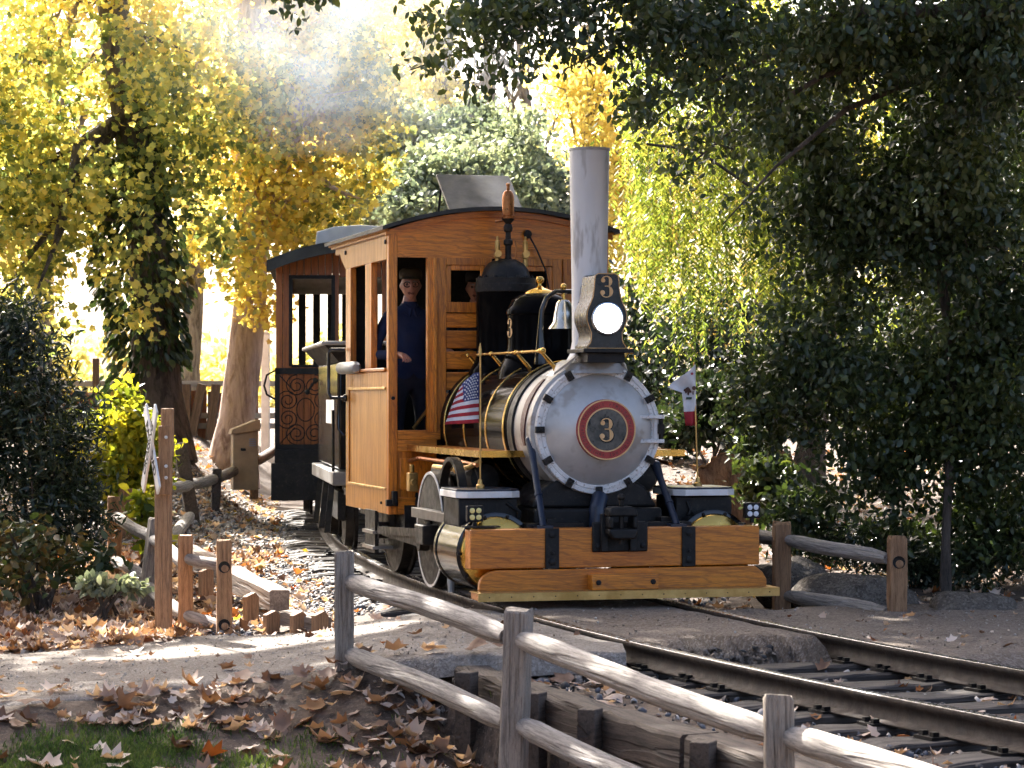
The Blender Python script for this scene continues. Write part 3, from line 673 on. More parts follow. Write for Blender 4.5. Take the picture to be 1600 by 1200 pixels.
# -- cylinders and valve chests
for sx in (-1, 1):
    cx = sx * .765 + .02
    c = part(MB().lathe([(.255, .22), (.27, .225), (.27, .27), (.262, .275), (.262, .83), (.27, .835), (.27, .88), (.20, .89)], (cx, 0, .335), (0, 1, 0), 48), 'cylinder', M['black'])
    part(MB().lathe([(.02, .155), (.12, .16), (.19, .175), (.235, .20), (.245, .222)], (cx, 0, .335), (0, 1, 0), 48), 'cylinder_cover', M['brass'], c)
    b = MB()
    for q in range(10):
        a = q * math.pi / 5; bolt_head(b, (cx + .253 * math.cos(a), .219, .335 + .253 * math.sin(a)), .012)
    part(b, 'cover_bolts', M['black_dull'], c)
    x0, x1 = (cx - .205, cx + .20)
    vc = part(MB().box(x0, x1, .42, .86, .50, .69), 'valve_chest', M['black_dull'], bevel=0.01)
    cut = .07
    oct_ = [(x0 - .02 + cut, .36), (x1 + .02 - cut, .36), (x1 + .02, .36 + cut), (x1 + .02, .88), (x0 - .02, .88), (x0 - .02, .36 + cut)]
    t = MB(); n = len(oct_); t.add([(p[0], p[1], .695) for p in oct_] + [(p[0], p[1], .738) for p in oct_], [tuple(range(n)), tuple(range(n, 2 * n))] + [(i, (i + 1) % n, n + (i + 1) % n, n + i) for i in range(n)])
    part(t, 'valve_chest_rim', M['white'], vc, bevel=0.003)
    t = MB(); sh = .008; q = [(cx + (p[0] - cx) * .97, .62 + (p[1] - .62) * .97) for p in oct_]
    t.add([(p[0], p[1], .7385) for p in q] + [(p[0], p[1], .752) for p in q], [tuple(range(n)), tuple(range(n, 2 * n))] + [(i, (i + 1) % n, n + (i + 1) % n, n + i) for i in range(n)])
    part(t, 'valve_chest_lid', M['blue_black'], vc, bevel=0.003)
    # work lamp on a bracket
    lx = -.915 if sx < 0 else 1.02
    wl_ = part(MB().box(lx - .055, lx + .055, .10, .15, .55, .655), 'work_lamp', M['black_dull'], bevel=0.006)
    part(MB().box(lx - .08, lx + .16 * (1 if sx < 0 else -.4), .06, .16, .512, .522).box(lx - .012, lx + .012, .11, .13, .52, .555), 'lamp_bracket', M['black_dull'], wl_)
    M_led = plain('led_' + ('amber' if sx < 0 else 'clear'), (0.75, 0.62, 0.22) if sx < 0 else (0.72, 0.74, 0.78), 0.25)
    for dx in (-.022, .022):
        for dz in (-.022, .022):
            part(MB().lathe([(.018, 0), (.018, .004), (.008, .007), (.001, .008)], (lx + dx, .0995, .602 + dz), (0, -1, 0), 14), 'lens', M_led, wl_)

# -- cylinder saddle, frame, front platform
part(MB().box(-.45, .45, .32, 1.0, .42, .62).prism([(-.45, .62), (.45, .62), (.36, .76), (.22, .84), (-.22, .84), (-.36, .76)], .42, .95), 'saddle', M['black_dull'], bevel=0.02)
part(MB().box(-.40, -.33, .2, 4.8, .34, .56).box(.40, .47, .2, 4.8, .34, .56), 'frame_rail', M['black_dull'])
part(MB().box(-.55, -.15, .155, .34, .45, .53).box(.2, .6, .155, .34, .45, .53), 'front_deck', M['black_dull'])
part(MB().tube([(-.02, .30, .46), (-.02, .30, .62), (.02, .36, .70)], .055, 14), 'drain_pipe', M['blue_black'])
for q, (a, b) in enumerate((((-.55, .42, .40), (-.62, .42, .66)), ((.60, .42, .40), (.66, .42, .66)))):
    part(MB().tube([a, ((a[0] + b[0]) / 2 + .05, .40, .60), b], .014, 8), 'hose', M['black_dull'])

# -- boiler, smokebox
CZ = 1.15
part(MB().lathe([(.455, .97), (.468, .985), (.475, 1.05), (.475, 3.0)], (0, 0, CZ), (0, 1, 0), 64), 'boiler', M['boiler_black'])
for y in (1.06, 1.55, 2.2, 2.82):
    part(MB().lathe([(.476, y - .016), (.481, y - .014), (.481, y + .014), (.476, y + .016)], (0, 0, CZ), (0, 1, 0), 64, True), 'boiler_band', M['brass'])
part(MB().lathe([(.455, .86), (.468, .865), (.468, .99), (.455, .995)], (0, 0, CZ), (0, 1, 0), 64), 'boiler_collar', M['black_dull'])
part(MB().lathe([(.43, .425), (.452, .43), (.452, .90)], (0, 0, CZ), (0, 1, 0), 64), 'smokebox', M['grey_smoke'])
rg = part(MB().lathe([(.375, .385), (.38, .378), (.402, .378), (.404, .384), (.408, .384), (.410, .376), (.435, .376), (.440, .384), (.440, .43), (.36, .43)], (.015, 0, CZ), (0, 1, 0), 72, True), 'smokebox_ring', M['white_ring'])
door = part(MB().lathe([(.001, .262), (.08, .266), (.16, .281), (.24, .308), (.31, .342), (.355, .370), (.380, .386), (.375, .40)], (.015, 0, CZ), (0, 1, 0), 72), 'smokebox_door', M['door_grey'], smooth=60)
for i in range(12):
    a = math.pi / 2 + 2 * math.pi * (i + 0.0) / 12
    if i == 9: continue
    Mx = Matrix.Translation((.015, 0, CZ)) @ Matrix.Rotation(-a + math.pi / 2, 4, 'Y')
    b = MB().box(-.022, .022, .352, .384, .385, .448, Mx)
    t = MB(); bolt_head(t, (0, .352, .412), .013); b.add(t.v, t.f, Mx)
    part(b, 'door_clamp', M['iron'] if i % 3 else M['black_dull'], rg, bevel=0.004)
for z in (.085, -.08):
    part(MB().box(.29, .47, .335, .385, CZ + z - .013, CZ + z + .013), 'hinge_strap', M['white_ring'], door, bevel=0.004)
part(MB().cyl((.455, .365, CZ - .10), (.455, .365, CZ + .11), .016, n=12).box(.43, .475, .35, .40, CZ - .03, CZ + .035), 'hinge_pin', M['iron'], door, bevel=0.002)
part(MB().box(.405, .43, .366, .40, CZ - .065, CZ + .07), 'hinge_leaf', M['white'], door)
# number plate
np_ = part(MB().lathe([(.200, .290), (.205, .278), (.203, .246), (.199, .243), (.001, .243)], (.03, 0, CZ), (0, 1, 0), 64), 'number_plate', M['red'])
part(MB().lathe([(.194, .2432), (.194, .2395), (.203, .2395), (.203, .2432)], (.03, 0, CZ), (0, 1, 0), 64, True), 'plate_rim', M['gold'], np_)
part(MB().lathe([(.140, .2432), (.140, .2395), (.149, .2395), (.149, .2432)], (.03, 0, CZ), (0, 1, 0), 64, True), 'plate_inner_rim', M['gold'], np_)
part(MB().lathe([(.139, .2432), (.139, .2415), (.001, .2415)], (.03, 0, CZ), (0, 1, 0), 48), 'plate_disc', M['plate_black'], np_)
lt = MB(); rr = random.Random(4)                      # worn raised lettering, too small to read
for i in range(44):
    if i in (0, 22): continue
    a = 2 * math.pi * i / 44; Mx = Matrix.Translation((.03, 0, CZ)) @ Matrix.Rotation(a, 4, 'Y')
    w = rr.choice((.004, .006, .008))
    lt.box(-w, -w + .0025, .2405, .2428, .160, .182, Mx)
    if w > .004: lt.box(w - .0025, w, .2405, .2428, .160, .182, Mx)
    z = rr.choice((.162, .170, .178)); lt.box(-w, w, .2405, .2428, z, z + .0025, Mx)
part(lt, 'worn_lettering', M['maroon'], np_)['kind'] = 'stuff'
def numeral3(h):
    """outline strip of an old-style 3 with ball ends; x right, z up, centred"""
    b = MB(); w = h * .36
    def stroke(cx, cz, rx, rz, a0, a1, thin, thick, ymid):
        n = 22; o = []; i_ = []
        for k in range(n + 1):
            a = a0 + (a1 - a0) * k / n; t = thin + (thick - thin) * max(0, math.cos(a)) ** 1.3
            o.append((cx + (rx) * math.cos(a), cz + (rz) * math.sin(a))); i_.append((cx + (rx - t) * math.cos(a) - (0), cz + (rz - thin * 1.0) * math.sin(a)))
        for k in range(n): b.prism([o[k], o[k + 1], i_[k + 1], i_[k]], 0, .006)
    stroke(-.02 * h, .245 * h, .27 * h, .255 * h, RAD(165), RAD(-80), .045 * h, .16 * h, 0)
    stroke(-.02 * h, -.22 * h, .31 * h, .28 * h, RAD(85), RAD(-165), .045 * h, .17 * h, 0)
    for cx, cz, r in ((-.185 * h, .29 * h, .10 * h), (-.21 * h, -.27 * h, .11 * h)):
        b.lathe([(r, 0), (r, .006)], (cx, 0, cz), (0, 1, 0), 20)
    b.box(-.10 * h, .06 * h, 0, .006, .005 * h, .05 * h)
    return b
def put3(h, loc, parent, rot=(0, 0, 0), mat='gold', name='numeral'):
    o = numeral3(h).build(name, M[mat], parent, smooth=0); o.location = loc; o.rotation_euler = rot; return o
put3(.158, (.03, .2352, CZ), np_); o = put3(.172, (.034, .2400, CZ - .003), np_, mat='black_dull', name='numeral_shade')
# maroon builder plaque on the smokebox flank
pq = MB(); vs = []; fs = []; n = 14
for k in range(n + 1):
    a = RAD(194 - 62 * k / n); hw = .055 * math.sin(math.pi * (k + .6) / (n + 1.2)) ** .5
    for y in (.60 - hw, .60 + hw):
        for r_ in (.450, .462): vs.append((r_ * math.cos(a), y, CZ + r_ * math.sin(a)))
for k in range(n):
    a = k * 4; fs += [(a + 1, a + 3, a + 7, a + 5), (a, a + 4, a + 6, a + 2), (a, a + 1, a + 5, a + 4), (a + 2, a + 6, a + 7, a + 3)]
part(pq.add(vs, fs), 'builder_plaque', M['maroon'])

# -- braces
for (a, b) in (((-.432, .50, 1.075), (-.455, .09, .51)), ((.462, .50, .90), (.475, .09, .51))):
    b_ = MB().cyl(a, Vector(a).lerp(Vector(b), .28), .034, .022, n=12).cyl(Vector(a).lerp(Vector(b), .26), b, .024, n=12).ball(a, .036)
    b_.cbox((b[0], b[1], .512), (.11, .09, .018)); b_.cyl(Vector(a).lerp(Vector(b), .62), Vector(a).lerp(Vector(b), .65), .029, n=12)
    part(b_, 'smokebox_brace', M['blue_black'])

# -- stack
part(MB().lathe([(.20, 1.56), (.17, 1.60), (.135, 1.66), (.118, 1.75), (.122, 2.2), (.138, 3.05), (.139, 3.066), (.139, 3.068), (.131, 3.068), (.125, 2.6), (.001, 2.55)], (.015, .60, 0), (0, 0, 1), 56), 'smoke_stack', M['stack_grey'])
part(MB().lathe([(.1385, 3.052), (.142, 3.054), (.142, 3.072), (.132, 3.073), (.131, 3.05)], (.015, .60, 0), (0, 0, 1), 56), 'stack_rim', M['grey_smoke'])
part(MB().lathe([(.26, 1.53), (.235, 1.60), (.20, 1.62)], (.015, .56, 0), (0, 0, 1), 40), 'stack_base', M['grey_smoke'])

# -- headlight
hl = empty('headlight', (0, 0, 0), 0, eng); cx = -.008
prof = [(.0, .132), (.015, .132), (.03, .118), (.055, .108), (.10, .106), (.14, .122), (.18, .136), (.215, .139), (.25, .134), (.29, .117), (.34, .097), (.40, .087), (.46, .083), (.485, .078), (.497, .06)]
z0 = 1.695
def outl(s, dz=0): return [(cx + w * s, z0 + dz + h) for h, w in prof] + [(cx - w * s, z0 + dz + h) for h, w in reversed(prof)]
M['lamp_case'] = surf('lamp_case_green_black', (0.010, 0.014, 0.015), (0.03, 0.034, 0.034), 9, (0.2, 0.35), 0.1, 0.12, coat=0.05, spec=0.35)
case = part(MB().prism(outl(1), .13, .42), 'lamp_case', M['lamp_case'], hl, smooth=25)
part(MB().prism(outl(1.045), .118, .131), 'lamp_face', M['lamp_case'], case, bevel=0.003)
ol = outl(1.0); path = [(p[0], .1165, p[1]) for p in ol]
part(MB().tube(path + [path[0]], .0035, 6), 'pinstripe', M['gold'], case)
part(MB().lathe([(.111, .118), (.114, .108), (.108, .094), (.098, .092), (.096, .112)], (cx, 0, 1.893), (0, 1, 0), 40, True), 'lens_ring', plain('lens_ring_metal', (.45, .47, .5), .25, 1.0), case)
part(MB().lathe([(.097, .113), (.083, .103), (.055, .097), (.001, .094)], (cx, 0, 1.893), (0, 1, 0), 32), 'lamp_lens', M['lamp'], case)
put3(.145, (cx, .1105, 2.105), case)
part(MB().box(cx - .165, cx + .185, .10, .50, 1.666, 1.692).box(cx - .12, cx + .14, .16, .46, 1.60, 1.667), 'lamp_bracket', M['black_dull'], hl, bevel=0.004)
part(MB().bar((cx - .13, .34, 1.66), (-.27, .46, 1.535), .014, .055, (0, 1, 0)).bar((cx + .13, .34, 1.66), (.24, .46, 1.54), .014, .045, (0, 1, 0)), 'lamp_stay', M['grey_smoke'], hl)

# -- bell
be = empty('bell', (0, 0, 0), 0, eng); by = 1.18
part(MB().lathe([(.001, 2.06), (.035, 2.055), (.055, 2.03), (.068, 1.96), (.08, 1.90), (.11, 1.86), (.115, 1.85), (.105, 1.852), (.07, 1.9), (.001, 1.98)], (0, by, 0), (0, 0, 1), 36), 'bell_body', M['bell_metal'], be)
part(MB().tube([(-.17, by, 1.60), (-.17, by, 1.85), (-.16, by, 1.98), (-.125, by, 2.07), (-.06, by, 2.115), (.06, by, 2.115), (.125, by, 2.07), (.16, by, 1.98), (.17, by, 1.85), (.17, by, 1.60)], [.045, .02, .018, .018, .018, .018, .018, .018, .02, .045], 10), 'bell_yoke', M['black'], be)
part(MB().ball((0, by, 2.15), .022).cyl((0, by, 2.05), (0, by, 2.15), .012, n=10), 'bell_finial', M['brass'], be)

# -- domes
d1 = part(MB().lathe([(.31, 1.44), (.305, 1.545), (.285, 1.60), (.262, 1.655), (.245, 1.70), (.238, 1.75), (.238, 1.96), (.246, 1.97), (.246, 1.99), (.235, 2.02), (.205, 2.075), (.15, 2.11), (.10, 2.125)], (-.015, 1.75, 0), (0, 0, 1), 56), 'sand_dome', M['boiler_black'])
part(MB().lathe([(.12, 2.112), (.10, 2.14), (.06, 2.155), (.03, 2.165), (.014, 2.18), (.013, 2.195), (.028, 2.208), (.032, 2.225), (.022, 2.245), (.001, 2.25)], (-.015, 1.75, 0), (0, 0, 1), 32), 'dome_cap', M['brass'], d1)
put3(.14, (-.015 - .239 * math.cos(RAD(8)), 1.75 - .241 * math.sin(RAD(8)), 1.87), d1, (0, 0, RAD(-82)))
d2 = MB().lathe([(.285, 1.45), (.28, 1.57), (.255, 1.61), (.235, 1.65), (.226, 1.69), (.226, 2.19), (.232, 2.2)], (-.03, 2.66, 0), (0, 0, 1), 56)
d2 = part(d2, 'steam_dome', M['boiler_black'])
part(MB().lathe([(.228, 2.165), (.233, 2.17), (.233, 2.225), (.229, 2.23), (.229, 2.272), (.19, 2.276), (.182, 2.30), (.170, 2.34), (.135, 2.385), (.08, 2.415), (.001, 2.425)], (-.03, 2.66, 0), (0, 0, 1), 48), 'dome_cap', M['black_dull'], d2)
b = MB()
for q in range(14):
    a = 2 * math.pi * q / 14; bolt_head(b, (-.03 + .203 * math.cos(a), 2.66 + .203 * math.sin(a), 2.27), .014, (0, 0, 1), .02)
part(b, 'cap_bolts', M['black_dull'], d2)
wh = empty('whistle', (0, 0, 0), 0, eng); wx, wy = -.022, 2.62
part(MB().lathe([(.035, 2.40), (.022, 2.44), (.024, 2.52), (.035, 2.53), (.035, 2.56), (.022, 2.57), (.02, 2.62), (.032, 2.63), (.036, 2.655), (.03, 2.68), (.02, 2.685), (.03, 2.70), (.046, 2.715), (.05, 2.725), (.001, 2.726)], (wx, wy, 0), (0, 0, 1), 20), 'whistle_valve', M['iron'], wh)
part(MB().lathe([(.03, 2.722), (.046, 2.726), (.046, 2.735), (.03, 2.737), (.03, 2.75), (.046, 2.752), (.046, 2.88), (.042, 2.91), (.028, 2.935), (.012, 2.94), (.012, 2.975), (.016, 2.98), (.014, 2.995), (.001, 2.998)], (wx, wy, 0), (0, 0, 1), 24), 'whistle_bell', M['copper'], wh)
part(MB().cyl((wx - .10, wy, 2.70), (wx, wy, 2.715), .008, n=8).tube([(wx + .05, wy - .01, 2.56), (wx + .06, wy - .02, 2.50), (wx + .055, wy, 2.40)], .006, 6), 'whistle_lever', M['copper'], wh)
for dx in (-.085, .135):
    s = MB().lathe([(.02, 2.36), (.018, 2.42), (.028, 2.43), (.028, 2.46), (.018, 2.47), (.021, 2.52), (.018, 2.555), (.009, 2.56), (.009, 2.59), (.001, 2.592)], (wx + dx, wy, 0), (0, 0, 1), 14).cyl((wx + dx, wy, 2.455), (wx + dx - .01, wy - .07, 2.455), .022, .027, n=14)
    part(s, 'safety_valve', M['brass_dull'])
hk = MB().lathe([(.001, -.02), (.03, -.016), (.034, 0), (.03, .012), (.001, .016)], (.215, 2.92, 2.63), (0, 1, 0), 16)
part(hk, 'cord_pulley', M['black_dull'])
part(MB().tube([(.22, 2.90, 2.62), (.28, 2.88, 2.50), (.34, 2.87, 2.36), (.37, 2.86, 2.20), (.36, 2.84, 1.9)], .007, 6), 'whistle_cord', M['black_dull'])

# -- handrails
for sx in (-1, 1):
    hr = part(MB().tube([(sx * .315, .60, 1.685), (sx * .315, 1.6, 1.685), (sx * .315, 2.90, 1.685)], .011, 10).ball((sx * .315, .60, 1.685), .022), 'handrail', M['brass'])
    for y in (.66, 1.30, 2.0, 2.7):
        part(MB().cyl((sx * .20, y, 1.555), (sx * .315, y, 1.685), .015, .011, n=10).ball((sx * .315, y, 1.685), .019).ball((sx * .205, y, 1.56), .022), 'handrail_stanchion', M['brass'], hr)

# -- running boards, pipes, tanks
for sx in (-1, 1):
    x0, x1 = sorted((sx * .30, sx * .735))
    rb = part(MB().box(x0, x1, .72, 2.93, .972, .998), 'running_board', M['oak_y'])
    xs_ = sx * .735
    part(MB().box(min(xs_, xs_ + sx * .006), max(xs_, xs_ + sx * .006), .706, 2.93, .958, 1.003).box(x0, x1, .708, .7195, .958, 1.003), 'brass_edge', M['brass'], rb)
    part(MB().lathe([(.02, 1.15), (.10, 1.16), (.125, 1.2), (.125, 2.3), (.10, 2.34), (.02, 2.35)], (sx * .58, 0, .80), (0, 1, 0), 24), 'air_tank', M['black_dull'])
    part(MB().tube([(sx * .70, .9, .90), (sx * .72, 1.4, .92), (sx * .68, 1.9, .90), (sx * .72, 2.6, .91), (sx * .72, 2.93, .88)], .016, 8), 'pipe', M['copper'])
part(MB().tube([(-.66, .95, .93), (-.74, 1.0, .88), (-.76, 1.3, .86), (-.77, 1.9, .865)], .018, 8).ball((-.76, 1.25, .86), .03), 'feed_pipe', M['brass_dull'])
part(MB().box(-.81, -.74, 2.55, 2.64, .66, .80).cyl((-.775, 2.6, .80), (-.775, 2.6, .86), .018, n=12).cyl((-.775, 2.55, .73), (-.775, 2.53, .73), .025, n=16), 'lubricator', M['brass_dull'], bevel=0.006)
part(MB().tube([(-.70, 1.05, .95), (-.66, .98, .80), (-.60, .95, .70)], .012, 8), 'drain_line', M['iron'])

# -- wheels, rods
def wheel_mesh():
    b = MB().lathe([(.36, -.035), (.405, -.03), (.415, -.035), (.415, .045), (.44, .055), (.44, .075), (.34, .075), (.34, .04), (.10, .035), (.10, -.05), (.06, -.07), (.001, -.07)], (0, 0, 0), (1, 0, 0), 48)
    return b
for wy in (1.72, 3.35):
    for sx in (-1, 1):
        wxp = -.02 + sx * .70 - (.09 if sx < 0 and wy < 2 else -.0)
        w = part(wheel_mesh(), 'wheel', M['iron']); w.location = (wxp, wy, .418); w.rotation_euler = (0, 0, 0 if sx < 0 else math.pi)
        t = MB().lathe([(.396, -.036), (.414, -.0375), (.4165, -.03), (.40, -.03)], (0, 0, 0), (1, 0, 0), 48, True); part(t, 'tyre', M['white_ring'] if wy < 2 else M['iron'], w)  # rear tyres coloured dark in place of the shade under the cab
        s = MB()
        for q in range(10): s.box(-.02, .02, -.022, .022, .08, .36, Matrix.Rotation(q * math.pi / 5, 4, 'X'))
        part(s, 'spokes', M['iron'], w)
    part(MB().cyl((-.75, wy, .418), (.70, wy, .418), .05, n=14), 'axle', M['black_dull'])
part(MB().bar((-.90, 1.72, .33), (-.84, 3.35, .33), .035, .075).cyl((-.93, 1.72, .33), (-.86, 1.72, .33), .065, n=16).cyl((-.88, 3.35, .33), (-.80, 3.35, .33), .065, n=16), 'side_rod', M['iron'])
part(MB().bar((-.93, 1.62, .40), (-.87, 3.35, .33), .03, .06), 'connecting_rod', M['iron'])
part(MB().box(-.93, -.86, .90, 1.95, .50, .57), 'slide_bar', plain('slide_bar_steel', (.16, .15, .14), .5, .6), bevel=0.004)
part(MB().box(-.96, -.84, 1.45, 1.72, .32, .46), 'crosshead', M['iron'], bevel=0.01)
part(MB().lathe([(.30, -.03), (.33, -.03), (.33, .03), (.30, .03)], (-.80, 1.2, .62), (1, 0, 0), 32, True), 'wheel_guard', M['iron'])
part(MB().tube([(-.86, 1.02, .18), (-.86, 1.0, .02)], [.03, .022], 10), 'sand_pipe', plain('sand_pipe_grey', (.30, .33, .36), .5, .3))
for z in (.30, .18): part(MB().box(-.92, -.72, 3.35, 3.75, z, z + .025), 'cab_step', plain('cab_step_steel', (.32, .31, .30), .35, .8))
part(MB().box(-.90, -.87, 3.36, 3.74, .15, .48), 'step_hanger', M['black_dull'])
part(MB().box(-.74, .80, 3.0, 4.7, .40, .50).box(-.66, .70, 3.3, 4.5, .12, .40), 'ash_pan', M['black_dull'])

# ------------------------------------------------------------------ cab
CF, CB, HW = 2.95, 4.62, .88
def arch(x): return 2.64 + .165 * (1 - (x / .90) ** 2)
cab = empty('cab', (0, 0, 0), 0, eng)
def cpart(mb, name, mat, **k): return part(mb, name, mat, cab, **k)
for sx in (-1, 1):
    f = lambda a, b: tuple(sorted((sx * a, sx * b)))
    x = f(.81, .88); cpart(MB().box(*x, CF, CF + .075, .47, 2.655), 'corner_post', M['oak_z'], bevel=0.006)
    x = f(.51, .575); cpart(MB().box(*x, CF - .004, CF + .06, 1.10, 2.44), 'door_post', M['oak_z'], bevel=0.005)
    x = f(.505, .535); cpart(MB().box(*x, CF - .022, CF - .005, 1.10, 2.44), 'door_stop', M['oak_z'], bevel=0.004)
    x = f(.47, .81); cpart(MB().box(*x, CF + .002, CF + .045, 1.04, 1.115), 'door_sill', M['oak_x'], bevel=0.004)
    # low front panel
    x = f(.50, .81); pn = cpart(MB().box(*x, CF + .018, CF + .04, .47, 1.04), 'front_panel', M['oak_z'])
    x = f(.53, .79); part(MB().box(*x, CF + .006, CF + .018, .66, .90), 'raised_panel', M['oak_z'], pn, bevel=0.005)
    x = f(.50, .81); part(MB().box(*x, CF + .004, CF + .0175, .47, .60).box(*x, CF + .004, CF + .0175, .95, 1.04), 'panel_rail', M['oak_x'], pn, bevel=0.004)
    # window and panels beside the boiler
    x = f(.06, .505); fr = cpart(MB().box(*f(.425, .505), CF + .005, CF + .045, 1.10, 2.44).box(*f(.06, .115), CF + .005, CF + .045, 1.10, 2.44).box(*f(.115, .425), CF + .005, CF + .045, 2.385, 2.44).box(*f(.115, .425), CF + .005, CF + .045, 2.02, 2.10), 'window_panel', M['oak_z'], bevel=0.004)
    part(MB().box(*f(.385, .425), CF + .016, CF + .04, 2.10, 2.385).box(*f(.115, .15), CF + .016, CF + .04, 2.10, 2.385).box(*f(.15, .385), CF + .016, CF + .04, 2.345, 2.385), 'window_sash', M['oak_z'], fr, bevel=0.004)
    for (a, b) in ((1.90, 2.02), (1.74, 1.885), (1.58, 1.725), (1.42, 1.565), (1.26, 1.405), (1.10, 1.245)):
        part(MB().box(*f(.115, .425), CF + .02, CF + .04, a + .004, b - .004), 'raised_panel', M['oak_x'], fr, bevel=0.008)
    # side wall
    xo = sx * HW; S = lambda t0, t1: tuple(sorted((sx * (HW - t0), sx * (HW - t1))))
    wl2 = cpart(MB().box(*S(.012, .04), CF + .076, CB, .47, 1.565), 'side_panel', M['oak_side'])
    part(MB().box(*S(0, .012), CF + .076, CB, 1.43, 1.565).box(*S(0, .012), CF + .076, CB, .47, .66).box(*S(0, .012), CB - .12, CB, .66, 1.43).box(*S(0, .012), CF + .076, CF + .10, .66, 1.43), 'panel_frame', M['oak_side'], wl2, bevel=0.004)
    part(MB().box(*S(-.012, .0), CF + .10, CB - .12, 1.425, 1.445).box(*S(-.012, .0), CF + .09, CB - .14, .652, .672), 'panel_moulding', M['brass_dull'], wl2, bevel=0.003)
    cpart(MB().box(*S(-.02, .05), CF + .076, CB, 1.566, 1.592), 'window_ledge', M['oak_y'], bevel=0.006)
    cpart(MB().box(*S(.0, .05), 3.60, 3.83, 1.592, 2.425), 'window_post', M['oak_z'], bevel=0.005)
    cpart(MB().box(*S(-.002, .052), 3.67, 3.76, 1.592, 2.425), 'window_mullion', M['oak_side'], bevel=0.005)
    cpart(MB().box(*S(.0, .05), 4.42, CB, 1.592, 2.425), 'rear_post', M['oak_z'], bevel=0.005)
    hd = [(CF + .076, 2.425), (4.62, 2.425), (4.78, 2.50), (4.86, 2.56), (5.05, 2.56), (5.05, 2.648), (CF + .076, 2.648)]
    Mx = Matrix(((0, 1, 0, 0), (1, 0, 0, 0), (0, 0, 1, 0), (0, 0, 0, 1)))
    q = MB().prism(hd, sx * (HW - .035), sx * (HW + .002), Mx); cpart(q, 'header_board', M['oak_side'], bevel=0.003)
    m = MB().box(*S(-.022, .0), CF - .02, 5.15, 2.612, 2.634).box(*S(-.036, .0), CF - .03, 5.2, 2.634, 2.655); cpart(m, 'eave_moulding', M['oak_side'], bevel=0.004)
    b = MB(); bolt_head(b, (sx * (HW + .003), 3.04, 2.56), .02, (sx, 0, 0)); bolt_head(b, (sx * (HW + .003), 4.6, 2.56), .02, (sx, 0, 0)); bolt_head(b, (sx * .845, CF - .001, 1.36), .016); bolt_head(b, (sx * HW, 3.2, .55), .012, (sx, 0, 0)); cpart(b, 'bolts', M['black_dull'])
    cpart(MB().cbox((sx * .86, CF - .02, .56), (.09, .05, .05)).cbox((sx * .84, CF - .03, .60), (.04, .06, .10)), 'corner_bracket', M['black_dull'], bevel=0.006)
# front arch board
n = 24; top = [(-.81 + 1.62 * i / n, arch(-.81 + 1.62 * i / n)) for i in range(n + 1)]
cpart(MB().prism([(-.81, 2.44), (.81, 2.44)] + top[::-1], CF + .008, CF + .045), 'arch_board', M['oak_x'])
tr = MB()
for i in range(n * 2):
    x0, x1 = -.905 + 1.81 * i / (n * 2), -.905 + 1.81 * (i + 1) / (n * 2)
    tr.prism([(x0, arch(x0) - .045), (x1, arch(x1) - .045), (x1, arch(x1)), (x0, arch(x0))], CF - .022, CF + .01)
cpart(tr, 'arch_moulding', M['oak_x'], smooth=60)
def arch_sheet(y0, y1, hw, t, rise0=0.0, n=28):
    b = MB(); pts = [(-hw + 2 * hw * i / n, arch((-hw + 2 * hw * i / n) * .90 / max(hw, .9)) + rise0) for i in range(n + 1)]
    b.prism([(p[0], p[1]) for p in pts] + [(p[0], p[1] + t) for p in reversed(pts)], y0, y1); return b
cpart(arch_sheet(2.86, 5.22, .945, .03, .001), 'cab_roof', M['roof_dark'], smooth=30)
cpart(MB().prism([(p[0], p[1] - .03) for p in [(-.9 + 1.8 * i / 20, arch(-.9 + 1.8 * i / 20)) for i in range(21)]] + [(p[0], p[1] - .012) for p in [(-.9 + 1.8 * i / 20, arch(-.9 + 1.8 * i / 20)) for i in range(20, -1, -1)]], CF + .05, 5.15), 'ceiling', M['roof_dark'], smooth=30)
# raised roof hatch
ht = empty('roof_hatch', (0, 0, 0), 0, cab)
p0, p1 = (-.34, 3.36, 2.83), (.34, 3.36, 2.83)
sl = MB().add([(-.31, 3.32, 2.81), (.29, 3.32, 2.81), (.29, 3.80, 3.135), (-.31, 3.80, 3.135), (-.31, 3.30, 2.83), (.29, 3.30, 2.83), (.29, 3.78, 3.155), (-.31, 3.78, 3.155)], [(0, 1, 2, 3), (4, 5, 6, 7), (0, 1, 5, 4), (1, 2, 6, 5), (2, 3, 7, 6), (3, 0, 4, 7)])
part(sl, 'hatch_lid', M['hat_roof'], ht, bevel=0.004)
part(MB().box(-.36, .34, 3.26, 3.31, 2.80, 2.835).box(-.36, -.32, 3.31, 3.95, 2.79, 2.83).box(.30, .34, 3.31, 3.95, 2.79, 2.83), 'hatch_frame', M['roof_dark'], ht)
part(MB().cyl((-.28, 3.72, 3.10), (-.28, 3.85, 2.80), .01, n=8).cyl((.26, 3.72, 3.10), (.26, 3.85, 2.80), .01, n=8), 'hatch_stay', M['iron'], ht)
